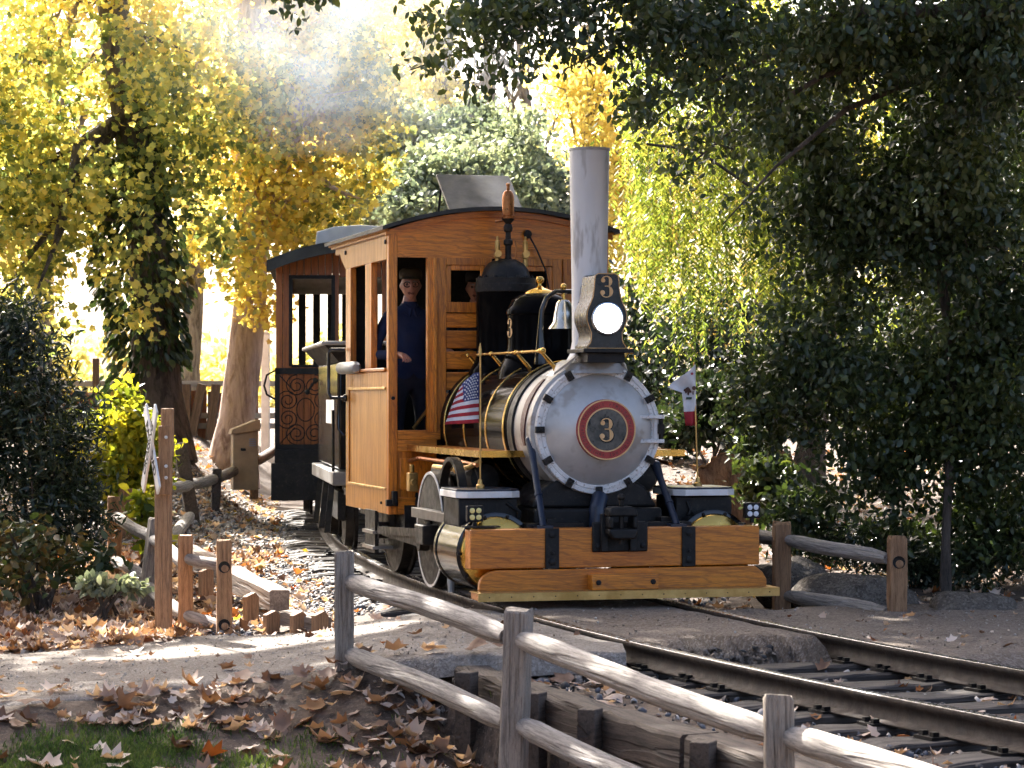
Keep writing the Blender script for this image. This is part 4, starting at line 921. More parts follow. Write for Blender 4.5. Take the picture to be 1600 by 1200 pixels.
# interior
cpart(MB().box(-.84, .84, CF + .05, 4.9, .55, .60), 'cab_floor', M['black_dull'])
for x0, x1 in ((-.84, -.66), (-.54, .84)): cpart(MB().box(x0, x1, 4.58, 4.615, .60, 2.62), 'rear_shade_panel', M['black_dull'])  # black panels added across the open cab rear to keep the inside dark
cpart(MB().box(-.84, .84, 4.575, 4.58, .60, 1.75), 'rear_shade_sheet', M['black_dull'])  # added black sheet, blocks light from behind the cab
cpart(MB().lathe([(.46, 2.99), (.46, 3.30), (.40, 3.32), (.001, 3.33)], (0, 0, CZ), (0, 1, 0), 40), 'backhead', M['black_dull'])
cpart(MB().tube([(-.30, 3.35, 1.35), (-.42, 3.5, 1.30), (-.55, 3.55, 1.12)], .015, 8).tube([(-.1, 3.35, 1.5), (-.30, 3.55, 1.45)], .014, 8).ball((-.42, 3.5, 1.30), .03), 'levers', M['brass_dull'])
cpart(MB().lathe([(.055, 0), (.06, -.01), (.06, -.03), (.001, -.032)], (-.15, 3.34, 1.68), (0, 1, 0), 20).lathe([(.045, 0), (.05, -.01), (.05, -.03), (.001, -.032)], (.08, 3.34, 1.66), (0, 1, 0), 20), 'gauge', M['brass_dull'])
cpart(MB().box(.20, .80, 3.7, 4.3, .60, 1.15), 'seat_box', M['black_dull'], bevel=0.01)
# arm rest and grab irons
cpart(MB().tube([(-.93, 3.95, 1.60), (-.93, 4.0, 1.605), (-.93, 4.55, 1.605), (-.93, 4.60, 1.60)], [.03, .05, .05, .03], 16), 'arm_rest', plain('grey_pad', (.30, .33, .34), .35))
cpart(MB().tube([(-.89, 4.58, 1.76), (-1.0, 4.62, 1.76), (-1.02, 4.64, 1.73), (-1.02, 4.64, 1.40), (-1.0, 4.62, 1.36), (-.89, 4.58, 1.36)], .015, 8).ball((-.89, 4.58, 1.36), .03), 'grab_iron', M['black'])
cpart(MB().tube([(-.89, 4.64, 1.62), (-.93, 4.67, 1.6), (-.93, 4.67, 1.1), (-.89, 4.64, 1.05)], .012, 8), 'grab_iron', M['black'])

# ------------------------------------------------------------------ flags on the valve chests
def flag_cloth(rows, cols, fn, mats, idx):
    vs = [fn(c / cols, r / rows) for r in range(rows + 1) for c in range(cols + 1)]
    fs = [(r * (cols + 1) + c, r * (cols + 1) + c + 1, (r + 1) * (cols + 1) + c + 1, (r + 1) * (cols + 1) + c) for r in range(rows) for c in range(cols)]
    return vs, fs, [idx(c, r) for r in range(rows) for c in range(cols)]
M['f_red'] = plain('flag_red', (.36, .02, .03), .8); M['f_white'] = plain('flag_white', (.72, .70, .70), .8); M['f_blue'] = plain('flag_blue', (.03, .045, .16), .8)
fl = empty('flag', loco_world(-.755, .60, .752), LTH); tag(fl, 'small red white and blue striped flag with stars hanging from a brass staff', 'flag')
MB().cyl((0, 0, 0), (0, 0, .92), .006, n=8).lathe([(.012, .90), (.009, .95), (.001, .985)], (0, 0, 0), n=10).lathe([(.03, -.002), (.03, .02), (.018, .03), (.014, .06), (.001, .062)], (0, 0, 0), n=14).build('staff', M['brass_dull'], fl)
FT = Vector((-.004, -.002, .755)); 
def us(u, v):            # u from staff outwards, v from top down
    w = .115 + .13 * v ** .85
    return Vector((-.004 - w * u, .022 * math.sin(u * 8 + v * 2) - .01 * u, .785 - .342 * v - .075 * u * u * (1 - v) - .012 * u * v))
vs, fs, mi = flag_cloth(26, 20, us, None, lambda c, r: 2 if (r < 14 and us((c + .5) / 20, (r + .5) / 26).x > -.122) else (0 if (r // 2) % 2 == 0 else 1))
me = np_mesh('cloth', vs, fs, [M['f_red'], M['f_white'], M['f_blue']], True, mi); cl = place('cloth', me, fl)
cl.modifiers.new('thick', 'SOLIDIFY').thickness = .003
sb = MB()
for r in range(9):
    for c in range(6 if r % 2 == 0 else 5):
        v_ = (r + .8) / 9.6 * .535; u_ = (.012 + .019 * (c + (.5 if r % 2 else 0))) / (.115 + .13 * v_ ** .85)
        if u_ > .93: continue
        p = us(u_, v_)
        pts = []
        for k in range(10):
            a = math.pi / 2 + k * math.pi / 5; rd = .0085 if k % 2 == 0 else .0036; pts.append((p.x + rd * math.cos(a), p.z + rd * math.sin(a)))
        sb.prism(pts, p.y - .005, p.y - .0035)
so = sb.build('stars', M['f_white'], cl, smooth=0); so['kind'] = 'stuff'
f2 = empty('flag', loco_world(.80, .60, .752), LTH); tag(f2, 'small white bear flag with a red lower stripe on a thin brass staff', 'flag')
MB().cyl((0, 0, 0), (-.03, 0, .86), .006, n=8).lathe([(.03, -.002), (.03, .02), (.018, .03), (.014, .06), (.001, .062)], (0, 0, 0), n=14).build('staff', M['brass_dull'], f2)
def ca(u, v):            # folded: the fly hangs out to the left, then turns under
    top = Vector((-.02 - .20 * u, -.01 - .03 * math.sin(u * 6), .845 - .16 * u)); bot = Vector((-.008 - .075 * u, .02 * math.sin(u * 8), .42 + .0 * u))
    mid = Vector((-.014 - .11 * u + .02 * math.sin(u * 3), -.03 * math.sin(u * 7), .66 - .01 * u))
    return top.lerp(mid, v * 2) if v < .5 else mid.lerp(bot, v * 2 - 1)
vs, fs, mi = flag_cloth(24, 16, ca, None, lambda c, r: 0 if r >= 19 else 1)
cl = place('cloth', np_mesh('cloth', vs, fs, [M['f_red'], M['f_white']], True, mi), f2); cl.modifiers.new('thick', 'SOLIDIFY').thickness = .003
bear = MB(); M['bear'] = plain('bear_brown', (.10, .045, .03), .8)
def blob(u, v, r, sx=1.0, sz=1.0):
    p = ca(u, v); bear.prism([(p.x + r * sx * math.cos(a * math.pi / 5), p.z + r * sz * math.sin(a * math.pi / 5)) for a in range(10)], p.y - .006, p.y - .0035)
for u, v, r, sx, sz in ((.50, .44, .024, 1.4, .9), (.30, .42, .015, 1, 1), (.40, .52, .008, .7, 1.8), (.62, .52, .009, .7, 1.8), (.72, .46, .014, 1, 1.2)): blob(u, v, r, sx, sz)
bear.build('bear_emblem', M['bear'], cl, smooth=0)
gr = MB(); p = ca(.5, .60); gr.prism([(p.x - .04, p.z - .008), (p.x + .035, p.z - .006), (p.x + .035, p.z + .008), (p.x - .035, p.z + .01)], p.y - .006, p.y - .004); gr.build('emblem_turf', plain('emblem_green', (.04, .07, .05), .8), cl, smooth=0)
p = ca(.22, .10); s5 = MB(); s5.prism([(p.x + (.014 if k % 2 == 0 else .006) * math.cos(math.pi / 2 + k * math.pi / 5), p.z + (.014 if k % 2 == 0 else .006) * math.sin(math.pi / 2 + k * math.pi / 5)) for k in range(10)], p.y - .006, p.y - .004); s5.build('star_emblem', M['f_red'], cl, smooth=0)
# ------------------------------------------------------------------ tender
ty = 24.3; th = heading(ty); tp_ = track_pt(ty, 0)
ten = empty('tender', (tp_.x, tp_.y, 0), th); tag(ten, 'glossy black tender with a flared top rim between the cab and the brown coach', 'tender')
t = lambda mb, n, m, **k: mb.build(n, m, ten, **k)
t(MB().box(-.74, .74, -1.5, 1.5, .72, 1.68), 'tank', M['black'], bevel=0.02)
fl_ = MB()
ring0 = [(-.74, -1.5), (.74, -1.5), (.74, 1.5), (-.74, 1.5)]; ring1 = [(-.88, -1.62), (.88, -1.62), (.88, 1.62), (-.88, 1.62)]
fl_.add([(x, y, 1.68) for x, y in ring0] + [(x, y, 1.84) for x, y in ring1] + [(x * .97, y * .985, 1.84) for x, y in ring1] + [(x * .96, y * .98, 1.68) for x, y in ring0], [(i, (i + 1) % 4, 4 + (i + 1) % 4, 4 + i) for i in range(4)] + [(4 + i, 4 + (i + 1) % 4, 8 + (i + 1) % 4, 8 + i) for i in range(4)] + [(8 + i, 8 + (i + 1) % 4, 12 + (i + 1) % 4, 12 + i) for i in range(4)])
t(fl_, 'flared_rim', M['iron'])
rim = [(-.88, -1.62, 1.845), (.88, -1.62, 1.845), (.88, 1.62, 1.845), (-.88, 1.62, 1.845), (-.88, -1.62, 1.845)]
for i in range(4): t(MB().cyl(rim[i], rim[i + 1], .02, n=10), 'rim_bead', M['grey_smoke'])
t(MB().box(-.80, .80, -1.6, 1.6, .58, .70), 'underframe', plain('tender_sill_grey', (.20, .19, .18), .5), bevel=0.01)
t(MB().box(-.745, -.742, -.9, .2, 1.12, 1.34), 'tank_reflection', M['white'])  # white sheet stands in for a bright reflection on the tank side
t(MB().cyl((-.78, -1.35, .62), (-.78, -1.35, 1.25), .014, n=8), 'handrail', M['black'])
for y in (-1.0, 1.0):
    for sx in (-1, 1):
        w = t(MB().lathe([(.30, -.04), (.31, .03), (.34, .04), (.34, .07), (.08, .07), (.08, -.06), (.001, -.06)], (0, 0, 0), (1, 0, 0), 32), 'wheel', M['iron']); w.location = (sx * .62, y, .315); w.rotation_euler.z = 0 if sx < 0 else math.pi
t(MB().box(-.74, -.66, -1.35, 1.35, .26, .52).box(.66, .74, -1.35, 1.35, .26, .52), 'truck_frame', M['black_dull'], bevel=0.01)
for y in (-1.2, -.4, .5): t(MB().bar((-.78, y, .58), (-.84, y - .25, .16), .05, .02), 'foot_rung', M['iron'])

# ------------------------------------------------------------------ coach
cy_ = 29.3; chd = heading(29.5); cpp = track_pt(29.3, 0)
co = empty('passenger_coach', (-1.74, 29.4, 0), RAD(4.2)); tag(co, 'brown wooden open-sided coach with a black roof and scrollwork end gate', 'coach')
c = lambda mb, n, m, p=None, **k: mb.build(n, m, p or co, **k)
CWD = .97
def carch(x): return 2.86 + .24 * (1 - (x / CWD) ** 2)
wall_e = empty('end_wall', (0, 0, 0), 0, co)
pw = CWD * 2 / 24
wins = [(-.79, -.32), (.32, .79)]
pms = {}
for i in range(24):
    x0 = -CWD + i * pw; x1 = x0 + pw; xm = (x0 + x1) / 2
    spans = [(.78, carch(xm) - .02)]
    for a, b in wins:
        if a < xm < b: spans = [(.78, 1.72), (2.74, carch(xm) - .02)]
    if abs(xm) < .22: spans = [(2.74, carch(xm) - .02)]
    for z0, z1 in spans: c(MB().box(x0 + .003, x1 - .003, 0, .025, z0, z1), 'plank', M['coach_wood'], wall_e, bevel=0.004, seg=1)
c(MB().box(-CWD, CWD, .025, .045, .78, 1.70), 'wall_backing', M['black_dull'], wall_e)
for a, b in wins: c(MB().box(a - .03, a + .012, -.012, .05, 1.72, 2.76).box(b - .012, b + .03, -.012, .05, 1.72, 2.76).box(a, b, -.012, .05, 2.72, 2.76).box(a, b, -.012, .05, 1.70, 1.735), 'window_frame', M['black_dull'])
c(MB().box(-CWD, CWD, -.02, .0, 1.62, 1.70), 'belt_rail', M['coach_wood'], bevel=0.004)
c(MB().box(-CWD, CWD, -.6, 6.2, .62, .77), 'floor_frame', M['black_dull'])
c(MB().box(-CWD - .04, -.42, -.62, -.05, .20, .62).box(.42, CWD + .04, -.62, -.05, .20, .62), 'step_skirt', M['black_dull'], bevel=0.01)
for sx in (-1, 1):
    for i in range(14):
        y = .3 + i * .42; x0, x1 = sorted((sx * CWD, sx * (CWD - .05))); c(MB().box(x0, x1, y, y + .17, 1.70, 2.62), 'slat', M['roof_dark'])
    x0, x1 = sorted((sx * CWD, sx * (CWD - .05)))
    c(MB().box(x0, x1, .045, 6.2, .77, 1.70), 'side_wall', M['coach_wood']); c(MB().box(x0, x1, .045, 6.2, 2.62, 2.84), 'side_header', plain('coach_header_tan', (.40, .30, .15), .6))
bk = MB()
for i in range(10): bk.box(-CWD + i * .2, -CWD + i * .2 + .10, 6.15, 6.2, 1.7, 2.84)
bk.box(-CWD, CWD, 6.15, 6.2, .77, 1.7); c(bk, 'rear_wall', M['roof_dark'])
n = 24; hw = CWD + .09
pts = [(-hw + 2 * hw * i / n, carch((-hw + 2 * hw * i / n) * CWD / hw)) for i in range(n + 1)]
c(MB().prism(pts + [(p[0], p[1] + .035) for p in reversed(pts)], -.62, 6.4), 'roof', M['roof_dark'], smooth=30)
c(MB().prism([(p[0], p[1] - .10) for p in pts] + list(reversed(pts)), -.65, -.61), 'roof_fascia', M['roof_dark'], smooth=30)
mon = [(-.52, 3.06), (-.50, 3.24), (-.3, 3.30), (0, 3.32), (.3, 3.30), (.50, 3.24), (.52, 3.06)]
c(MB().prism(mon, -.3, 6.0), 'roof_monitor', M['roof_pale'], bevel=0.01)
for i in range(5):
    y = .6 + i * 1.1; c(MB().box(-CWD + .05, CWD - .05, y, y + .06, 2.74, 2.80), 'roof_beam', plain('coach_beam_white', (.5, .5, .5), .6) if i == 0 else bpy.data.materials['coach_beam_white'])
# end gate with scrolls
gt = empty('end_gate', (0, -.52, 0), 0, co)
gx0, gx1, gz0, gz1 = -CWD, -.30, .78, 1.66
c(MB().box(gx0, gx0 + .055, -.02, .02, gz0 - .4, gz1 + .02).box(gx1 - .045, gx1, -.02, .02, gz0, gz1).box(gx0, gx1, -.02, .02, gz1 - .04, gz1 + .03).box(gx0, gx1, -.02, .02, gz0 - .02, gz0 + .05), 'gate_frame', M['black_dull'], gt)
sc_ = MB()
def spiral(cx, cz, r, a0, turns, sgn=1):
    n = int(26 * turns); return [(cx + r * (1 - .78 * k / n) * math.cos(a0 + sgn * 2 * math.pi * turns * k / n), -.012, cz + r * (1 - .78 * k / n) * math.sin(a0 + sgn * 2 * math.pi * turns * k / n)) for k in range(n + 1)]
gcx, gcz = (gx0 + gx1) / 2 + .01, (gz0 + gz1) / 2
for sx in (-1, 1):
    for sz in (-1, 1):
        sc_.tube(spiral(gcx + sx * .10, gcz + sz * .27, .125, math.pi / 2 * sz, 2.1, -sx * sz), .007, 6)
        sc_.tube(spiral(gcx + sx * .20, gcz + sz * .10, .12, 0 if sx > 0 else math.pi, 2.0, sx * sz), .007, 6)
sc_.tube([(gcx + .10 * math.cos(a * .26), -.012, gcz + .13 * math.sin(a * .26)) for a in range(25)], .007, 6)
sc_.tube([(gx0 + .05, -.012, gz1 - .05), (gcx - .12, -.012, gcz + .2)], .007, 6).tube([(gx0 + .05, -.012, gz0 + .05), (gcx - .12, -.012, gcz - .2)], .007, 6)
sc_.ball((gcx + .02, -.03, gcz + .20), .032).ball((gcx + .11, -.03, gcz + .33), .03).cyl((gcx + .02, -.03, gcz + .20), (gcx + .11, -.03, gcz + .33), .014, n=8)
c(sc_, 'scrollwork', M['black_dull'], gt)
c(MB().tube([(gx0, 0, gz1), (gx0 - .09, 0, gz1 - .05), (gx0 - .12, 0, gz1 - .17), (gx0 - .09, 0, gz1 - .27), (gx0, 0, gz1 - .32)], .012, 8), 'gate_handle', M['black_dull'], gt)
for sx in (-1, 1):
    for y in (.9, 4.9):
        w = c(MB().lathe([(.30, -.04), (.31, .03), (.34, .04), (.34, .07), (.08, .07), (.08, -.06), (.001, -.06)], (0, 0, 0), (1, 0, 0), 28), 'wheel', M['iron']); w.location = (sx * .62, y, .315); w.rotation_euler.z = 0 if sx < 0 else math.pi

# ------------------------------------------------------------------ people
def person(name, loc, rz, joints, cols, label, parent_space, head_c, head_turn=0.0, glasses=False, cap=(.10, .085, .05)):
    """joints: list of chains [(x, y, z, r), ...]; local x to the side, -y the way they face"""
    J = []; E = []; Rr = []
    def vid(p):
        for i, q in enumerate(J):
            if (Vector(q) - Vector(p[:3])).length < 1e-4: return i
        J.append(tuple(p[:3])); Rr.append(p[3]); return len(J) - 1
    for ch in joints:
        ids = [vid(p) for p in ch]; E += [(a, b) for a, b in zip(ids, ids[1:])]
    me = bpy.data.meshes.new(name); me.from_pydata(J, E, []); o = place(name, me)
    sk = o.modifiers.new('skin', 'SKIN'); sk.use_smooth_shade = True
    for i, v in enumerate(me.skin_vertices[0].data): v.radius = (Rr[i], Rr[i] * .82); v.use_root = (i == 0)
    ss = o.modifiers.new('sub', 'SUBSURF'); ss.levels = 2; ss.render_levels = 2
    dg = bpy.context.evaluated_depsgraph_get(); bm = bmesh.new(); bm.from_mesh(bpy.data.meshes.new_from_object(o.evaluated_get(dg)))
    bpy.data.objects.remove(o)
    neck = head_c[2] - .135; hands = cols['hands']
    for f in bm.faces:
        q = f.calc_center_median()
        f.material_index = 0 if q.z > neck or any((q - Vector(h)).length < .10 for h in hands) else (1 if q.z > cols['hip'] else 2)
    # head
    hb = bmesh.new(); bmesh.ops.create_icosphere(hb, subdivisions=4, radius=1)
    for v in hb.verts:
        p = v.co; x, y, z = p.x * .074, p.y * .096, p.z * .118
        if z < 0: x *= 1 - .28 * (-z / .118) ** 1.4; y = y * (1 - .12 * (-z / .118)) - .006 * (-z / .118)
        fr = max(0, -p.y)
        n_ = math.exp(-((p.x / .16) ** 2)) * math.exp(-(((p.z + .12) / .22) ** 2)); y -= .030 * n_ * fr          # nose
        for ex in (-.42, .42): y += .014 * math.exp(-(((p.x - ex) / .20) ** 2 + ((p.z - .06) / .12) ** 2)) * fr      # eye sockets
        y -= .008 * math.exp(-(((p.z - .22) / .08) ** 2)) * fr * (abs(p.x) < .75)                                     # brow
        y += .006 * math.exp(-(((p.z + .52) / .035) ** 2) - ((p.x / .34) ** 2)) * fr                                   # mouth line
        y -= .012 * math.exp(-(((p.z + .84) / .16) ** 2) - ((p.x / .35) ** 2)) * fr                                    # chin
        for ex in (-1, 1): x += ex * .016 * math.exp(-(((p.x - ex) / .14) ** 2 + ((p.y - .05) / .22) ** 2 + ((p.z + .05) / .26) ** 2))  # ears
        v.co = (x, y, z)
    for f in hb.faces:
        q = f.calc_center_median(); f.smooth = True; f.material_index = 3 if (q.y > .02 and q.z > -.05) or q.z > .075 else 0
        if q.y < -.05 and abs(q.x) < .028 and abs(q.z + .064) < .007: f.material_index = 5
        if q.y < -.05 and .012 < abs(q.x) < .05 and abs(q.z - .028) < .006: f.material_index = 3
    for ex in (-.031, .031):
        t = bmesh.ops.create_icosphere(hb, subdivisions=2, radius=.0115)
        for v in t['verts']: v.co += Vector((ex, -.076, .006))
        for f in {f for v in t['verts'] for f in v.link_faces}: f.material_index = 4; f.smooth = True
    Mh = Matrix.Translation(head_c) @ Matrix.Rotation(head_turn, 4, 'Z')
    bmesh.ops.transform(hb, matrix=Mh, verts=hb.verts)
    tmp = bpy.data.meshes.new('t'); hb.to_mesh(tmp); hb.free(); bm.from_mesh(tmp)
    me = bpy.data.meshes.new(name); bm.to_mesh(me); bm.free()
    for m in (M['skin'], cols['shirt'], cols['legs'], cols['hair'], plain(name + '_eye', (.10, .08, .07), .2), plain(name + '_mouth', (.13, .05, .04), .6)): me.materials.append(m)
    o = place(name, me, None, loc); o.rotation_euler.z = rz; tag(o, label, 'person')
    # cap: crown, band, peak
    k = MB().lathe([(.086, .052), (.090, .062), (.093, .09), (.088, .118), (.066, .138), (.001, .146)], (0, .008, 0), (0, 0, 1), 28)
    bv = []; n = 14
    for i in range(n + 1):
        a = math.pi * (1 + i / n); bv.append((.089 * math.cos(a), .089 * math.sin(a) + .008, .062)); bv.append((.088 * math.cos(a) * .98, .008 + .160 * math.sin(a), .056 - .014 * abs(math.sin(a))))
    k.add(bv + [(p[0], p[1], p[2] + .006) for p in bv], [(2 * i, 2 * i + 1, 2 * i + 3, 2 * i + 2) for i in range(n)] + [(2 * n + 2 + 2 * i, 2 * n + 4 + 2 * i, 2 * n + 5 + 2 * i, 2 * n + 3 + 2 * i) for i in range(n)] + [(2 * i + 1, 2 * n + 3 + 2 * i, 2 * n + 5 + 2 * i, 2 * i + 3) for i in range(n)])
    h = k.build('cap', plain(name + '_cap', cap, .85), o, smooth=50); h.location = head_c; h.rotation_euler.z = head_turn
    cb = MB()
    for s_ in (-1, 1): cb.add([(s_ * .012, -.085, 1.425), (s_ * .075, -.075, 1.44), (s_ * .085, -.01, 1.485), (s_ * .055, -.055, 1.50), (s_ * .012, -.078, 1.47), (s_ * .03, -.098, 1.40)], [(0, 5, 1, 2, 3, 4)])
    h = cb.build('collar', cols['shirt'], o, smooth=0); h.modifiers.new('thick', 'SOLIDIFY').thickness = .008
    if glasses:
        gl = MB()
        for ex in (-.033, .033): gl.tube([(ex + .026 * math.cos(a * math.pi / 8), -.098, .004 + .020 * math.sin(a * math.pi / 8)) for a in range(17)], .004, 6)
        gl.cyl((-.01, -.1, .008), (.01, -.1, .008), .0022, n=6).cyl((-.058, -.097, .01), (-.078, .0, .012), .0022, n=6).cyl((.058, -.097, .01), (.078, .0, .012), .0022, n=6)
        h = gl.build('glasses', M['iron'], o); h.location = head_c; h.rotation_euler.z = head_turn
    return o
M['denim'] = plain('blue_work_shirt', (.006, .016, .060), .85); M['navy'] = plain('dark_trousers', (.012, .015, .028), .85); M['grey_hair'] = plain('grey_hair', (.30, .28, .26), .8); M['dark_shirt'] = plain('dark_shirt', (.02, .02, .03), .85)
def worker(armL, armR):
    ch = [[(0, 0, .95, .135), (0, 0, 1.12, .13), (0, -.01, 1.28, .15), (0, 0, 1.40, .125), (0, 0, 1.48, .078), (0, -.012, 1.55, .056), (0, -.015, 1.60, .052)]]
    for s, arm in ((-1, armL), (1, armR)): ch.append([(0, 0, 1.40, .125), (s * .175, .01, 1.40, .075)] + arm)
    for s in (-1, 1): ch.append([(0, 0, .95, .135), (s * .10, 0, .86, .10), (s * .11, -.02, .48, .066), (s * .115, .01, .09, .045), (s * .12, -.10, .045, .042), (s * .12, -.17, .035, .03)])
    return ch
def hand(x, y, z, dx, dy, dz):
    """palm then a few bent fingers, chained from the wrist"""
    w = Vector((x, y, z)); d = Vector((dx, dy, dz)).normalized(); s = d.cross(Vector((0, 0, 1))).normalized(); out = []
    return [(*w, .028), (*(w + d * .05), .034), (*(w + d * .095), .030)], [[(*(w + d * .095), .030), (*(w + d * .13 + s * k * .012), .011), (*(w + d * .165 + s * k * .015 - Vector((0, 0, .02))), .009), (*(w + d * .175 + s * k * .015 - Vector((0, 0, .05))), .008)] for k in (-2, -.7, .7, 2)] + [[(*(w + d * .05), .034), (*(w + d * .07 + s * .045), .012), (*(w + d * .10 + s * .055), .010)]]
hL, fL = hand(-.20, -.27, 1.10, .1, -1, -.1); hR, fR = hand(.20, -.30, 1.12, -.2, -1, .1)
chains = worker([(-.27, .0, 1.22, .056), (-.29, -.03, 1.10, .05), (-.25, -.16, 1.10, .04)] + hL, [(.24, -.02, 1.20, .056), (.26, -.05, 1.08, .05), (.24, -.18, 1.10, .04)] + hR) + fL + fR
person('person', loco_world(-.545, 3.72, .60), LTH + RAD(8), chains, dict(shirt=M['denim'], legs=M['navy'], hair=M['grey_hair'], hip=.93, hands=[(-.195, -.36, 1.09), (.18, -.40, 1.13)]), 'person in a blue work shirt, cap and glasses standing in the cab doorway', None, (0, -.03, 1.655), RAD(-17), True, (.07, .058, .035))
hL, fL = hand(-.22, -.20, 1.08, .2, -1, 0); hR, fR = hand(.22, -.20, 1.08, -.2, -1, 0)
chains = worker([(-.27, .02, 1.22, .056), (-.29, .0, 1.10, .05), (-.25, -.1, 1.08, .04)] + hL, [(.27, .02, 1.22, .056), (.29, .0, 1.10, .05), (.25, -.1, 1.08, .04)] + hR) + fL + fR
person('person', loco_world(.15, 4.3, .60), LTH + RAD(-10), chains, dict(shirt=M['dark_shirt'], legs=M['navy'], hair=M['grey_hair'], hip=.93, hands=[(-.21, -.28, 1.08), (.21, -.28, 1.08)]), 'person in dark clothes and black cap behind the small front cab window', None, (0, -.02, 1.665), RAD(-5), False, (.012, .012, .015))

# ------------------------------------------------------------------ crossbuck sign
sg = empty('crossing_sign', (-2.42, 17.85, -0.33)); tag(sg, 'weathered wooden crossbuck post with white X boards seen almost edge-on', 'sign')
s = lambda mb, n, m, p=None, **k: mb.build(n, m, p or sg, **k)
s(MB().box(-.065, .045, -.055, .055, -.25, 1.28), 'post', M['post_tan'], bevel=0.008)
s(MB().box(-.035, .062, -.085, -.061, 1.02, 1.50).box(-.022, .058, -.05, .05, 1.281, 1.62), 'post_extension', M['post_tan'], bevel=0.006)
b = MB()
for z in (1.42, 1.22, 1.14): bolt_head(b, (.02, -.086, z), .013)
s(b, 'bolts', M['white'])
xb = empty('crossbuck', (-.075, -.02, 1.34), RAD(20), sg)
def text_mesh(body, size, mat, name):
    cu = bpy.data.curves.new(name, 'FONT'); cu.body = body; cu.size = size; cu.align_x = 'CENTER'; cu.align_y = 'CENTER'; cu.extrude = .001; cu.offset = .0015
    to = bpy.data.objects.new(name, cu); COL.objects.link(to); dg = bpy.context.evaluated_depsgraph_get()
    me = bpy.data.meshes.new_from_object(to.evaluated_get(dg)); bpy.data.objects.remove(to); me.materials.append(mat); return me
for ang, word, dx in ((52, 'RAILROAD', -.012), (-52, 'CROSSING', -.030)):
    bd = s(MB().box(-.008, .008, -.36, .36, -.048, .048), 'board', M['white'], xb, bevel=0.003); bd.location = (dx, 0, 0); bd.rotation_euler = (RAD(ang), 0, 0)
    # lettering on the side that looks left
    w = place('lettering', text_mesh(word, .095, M['black_dull'], 'lettering'), bd, (-.0095, 0, 0)); w.rotation_euler = (RAD(90), 0, RAD(-90))

# ------------------------------------------------------------------ things behind on the left
M['tan_paint'] = plain('tan_paint', (.42, .29, .16), .7)
p = at(382, 752, 30.5); bx_ = empty('utility_box', p, 0.25); tag(bx_, 'tan wooden utility box with a sloping lid and small vent by the log rail', 'box')
MB().box(-.15, .15, -.10, .10, -.1, .60).build('box_body', M['tan_paint'], bx_, bevel=0.006)
MB().prism([(-.18, .56), (-.16, .62), (.13, .735), (.17, .735), (.17, .60), (.13, .60)], -.13, .13).build('box_lid', M['tan_paint'], bx_, bevel=0.006)
v = MB()
for i in range(4): v.box(.04, .12, -.112, -.101, .42 + i * .025, .435 + i * .025)
v.build('vent', plain('vent_grey', (.3, .32, .35), .5), bx_)
MB().cbox((-.03, -.105, .38), (.06, .012, .03)).build('latch', M['black_dull'], bx_)
p = at(415, 690, 37.5); wp = MB().box(-.06, .06, -.06, .06, -.2, 1.58).box(-.09, .09, -.09, .09, 1.58, 1.62).build('white_post', M['white'], None, bevel=0.01); wp.location = p; tag(wp, 'tall white square post behind the sunlit bank', 'post')
bfn = empty('board_fence', at(180, 690, 41)); tag(bfn, 'dark weathered board fence behind the tree trunks', 'fence')
M['fence_board'] = wood('dark_fence_board', (.03, .02, .014), (.11, .07, .045), (.17, .11, .075), 2, rough=(.8, .95), figure=False)
M['fence_red'] = wood('red_fence_board', (.10, .035, .02), (.26, .11, .06), (.34, .16, .09), 2, rough=(.8, .95), figure=False)
z0 = gz(-6, 41) - .1
for i in range(30):
    x = -9.0 + i * .165
    o = MB().box(x, x + .15, 0, .025, z0, EYE - (612 + 2 * math.sin(i) - HOR) * 41 / FPX).build('board', M['fence_red'] if i % 5 else M['fence_board'], None, bevel=0.004, seg=1); o.parent = bfn; o.location = Vector((0, 41, 0)) - bfn.location
for a, b, zt in ((-9.2, -2.2, 598), (-5.2, -3.0, 648), (-5.2, -3.0, 664)):
    z = EYE - (zt - HOR) * 41 / FPX; o = MB().box(a, b, -.06, -.01, z - .06, z + .03).build('fence_rail', plain('fence_rail_grey', (.30, .28, .27), .8) if zt == 598 else bpy.data.materials['fence_rail_grey'], None, bevel=0.005); o.parent = bfn; o.location = Vector((0, 41, 0)) - bfn.location
for px_ in (150, 272, 291, 316, 338):
    a = at(px_, 560 if px_ == 150 else 600, 40.8); w = .07 if px_ != 150 else .05
    o = MB().box(-w, w, -w, w, z0 - a.z, 0).build('fence_post', M['fence_board'], None, bevel=0.006); o.parent = bfn; o.location = a - bfn.location; o.rotation_euler.y = {316: .2, 338: .12}.get(px_, 0)

# ------------------------------------------------------------------ upright stump slab behind the right valve chest
sl = empty('stump', at(1152, 790, 23.5)); tag(sl, 'jagged brown split stump standing behind the train beside the shrubs', 'stump')
M['stump'] = wood('split_stump', (.07, .03, .015), (.26, .135, .065), (.36, .20, .10), 2, fine=18, rough=(.8, .95), bmp=1.0, crack=1.0, figure=True)
M['stump_rim'] = plain('stump_bark', (.36, .24, .15), .9)
rr = random.Random(5); n = 34; vs = []; fs = []; cxs = []
edge = [(-.37, .18), (-.36, .32), (-.29, .34), (-.24, .41), (-.16, .45), (-.07, .49), (.02, .54), (.05, .57), (.12, .56), (.16, .60), (.21, .60), (.25, .64), (.28, .58), (.34, .52), (.40, .50), (.47, .42), (.52, .36), (.60, .20)]
edge = [(a + rr.uniform(-.012, .012), b + rr.uniform(-.02, .02)) for a, b in edge]
ed2 = []
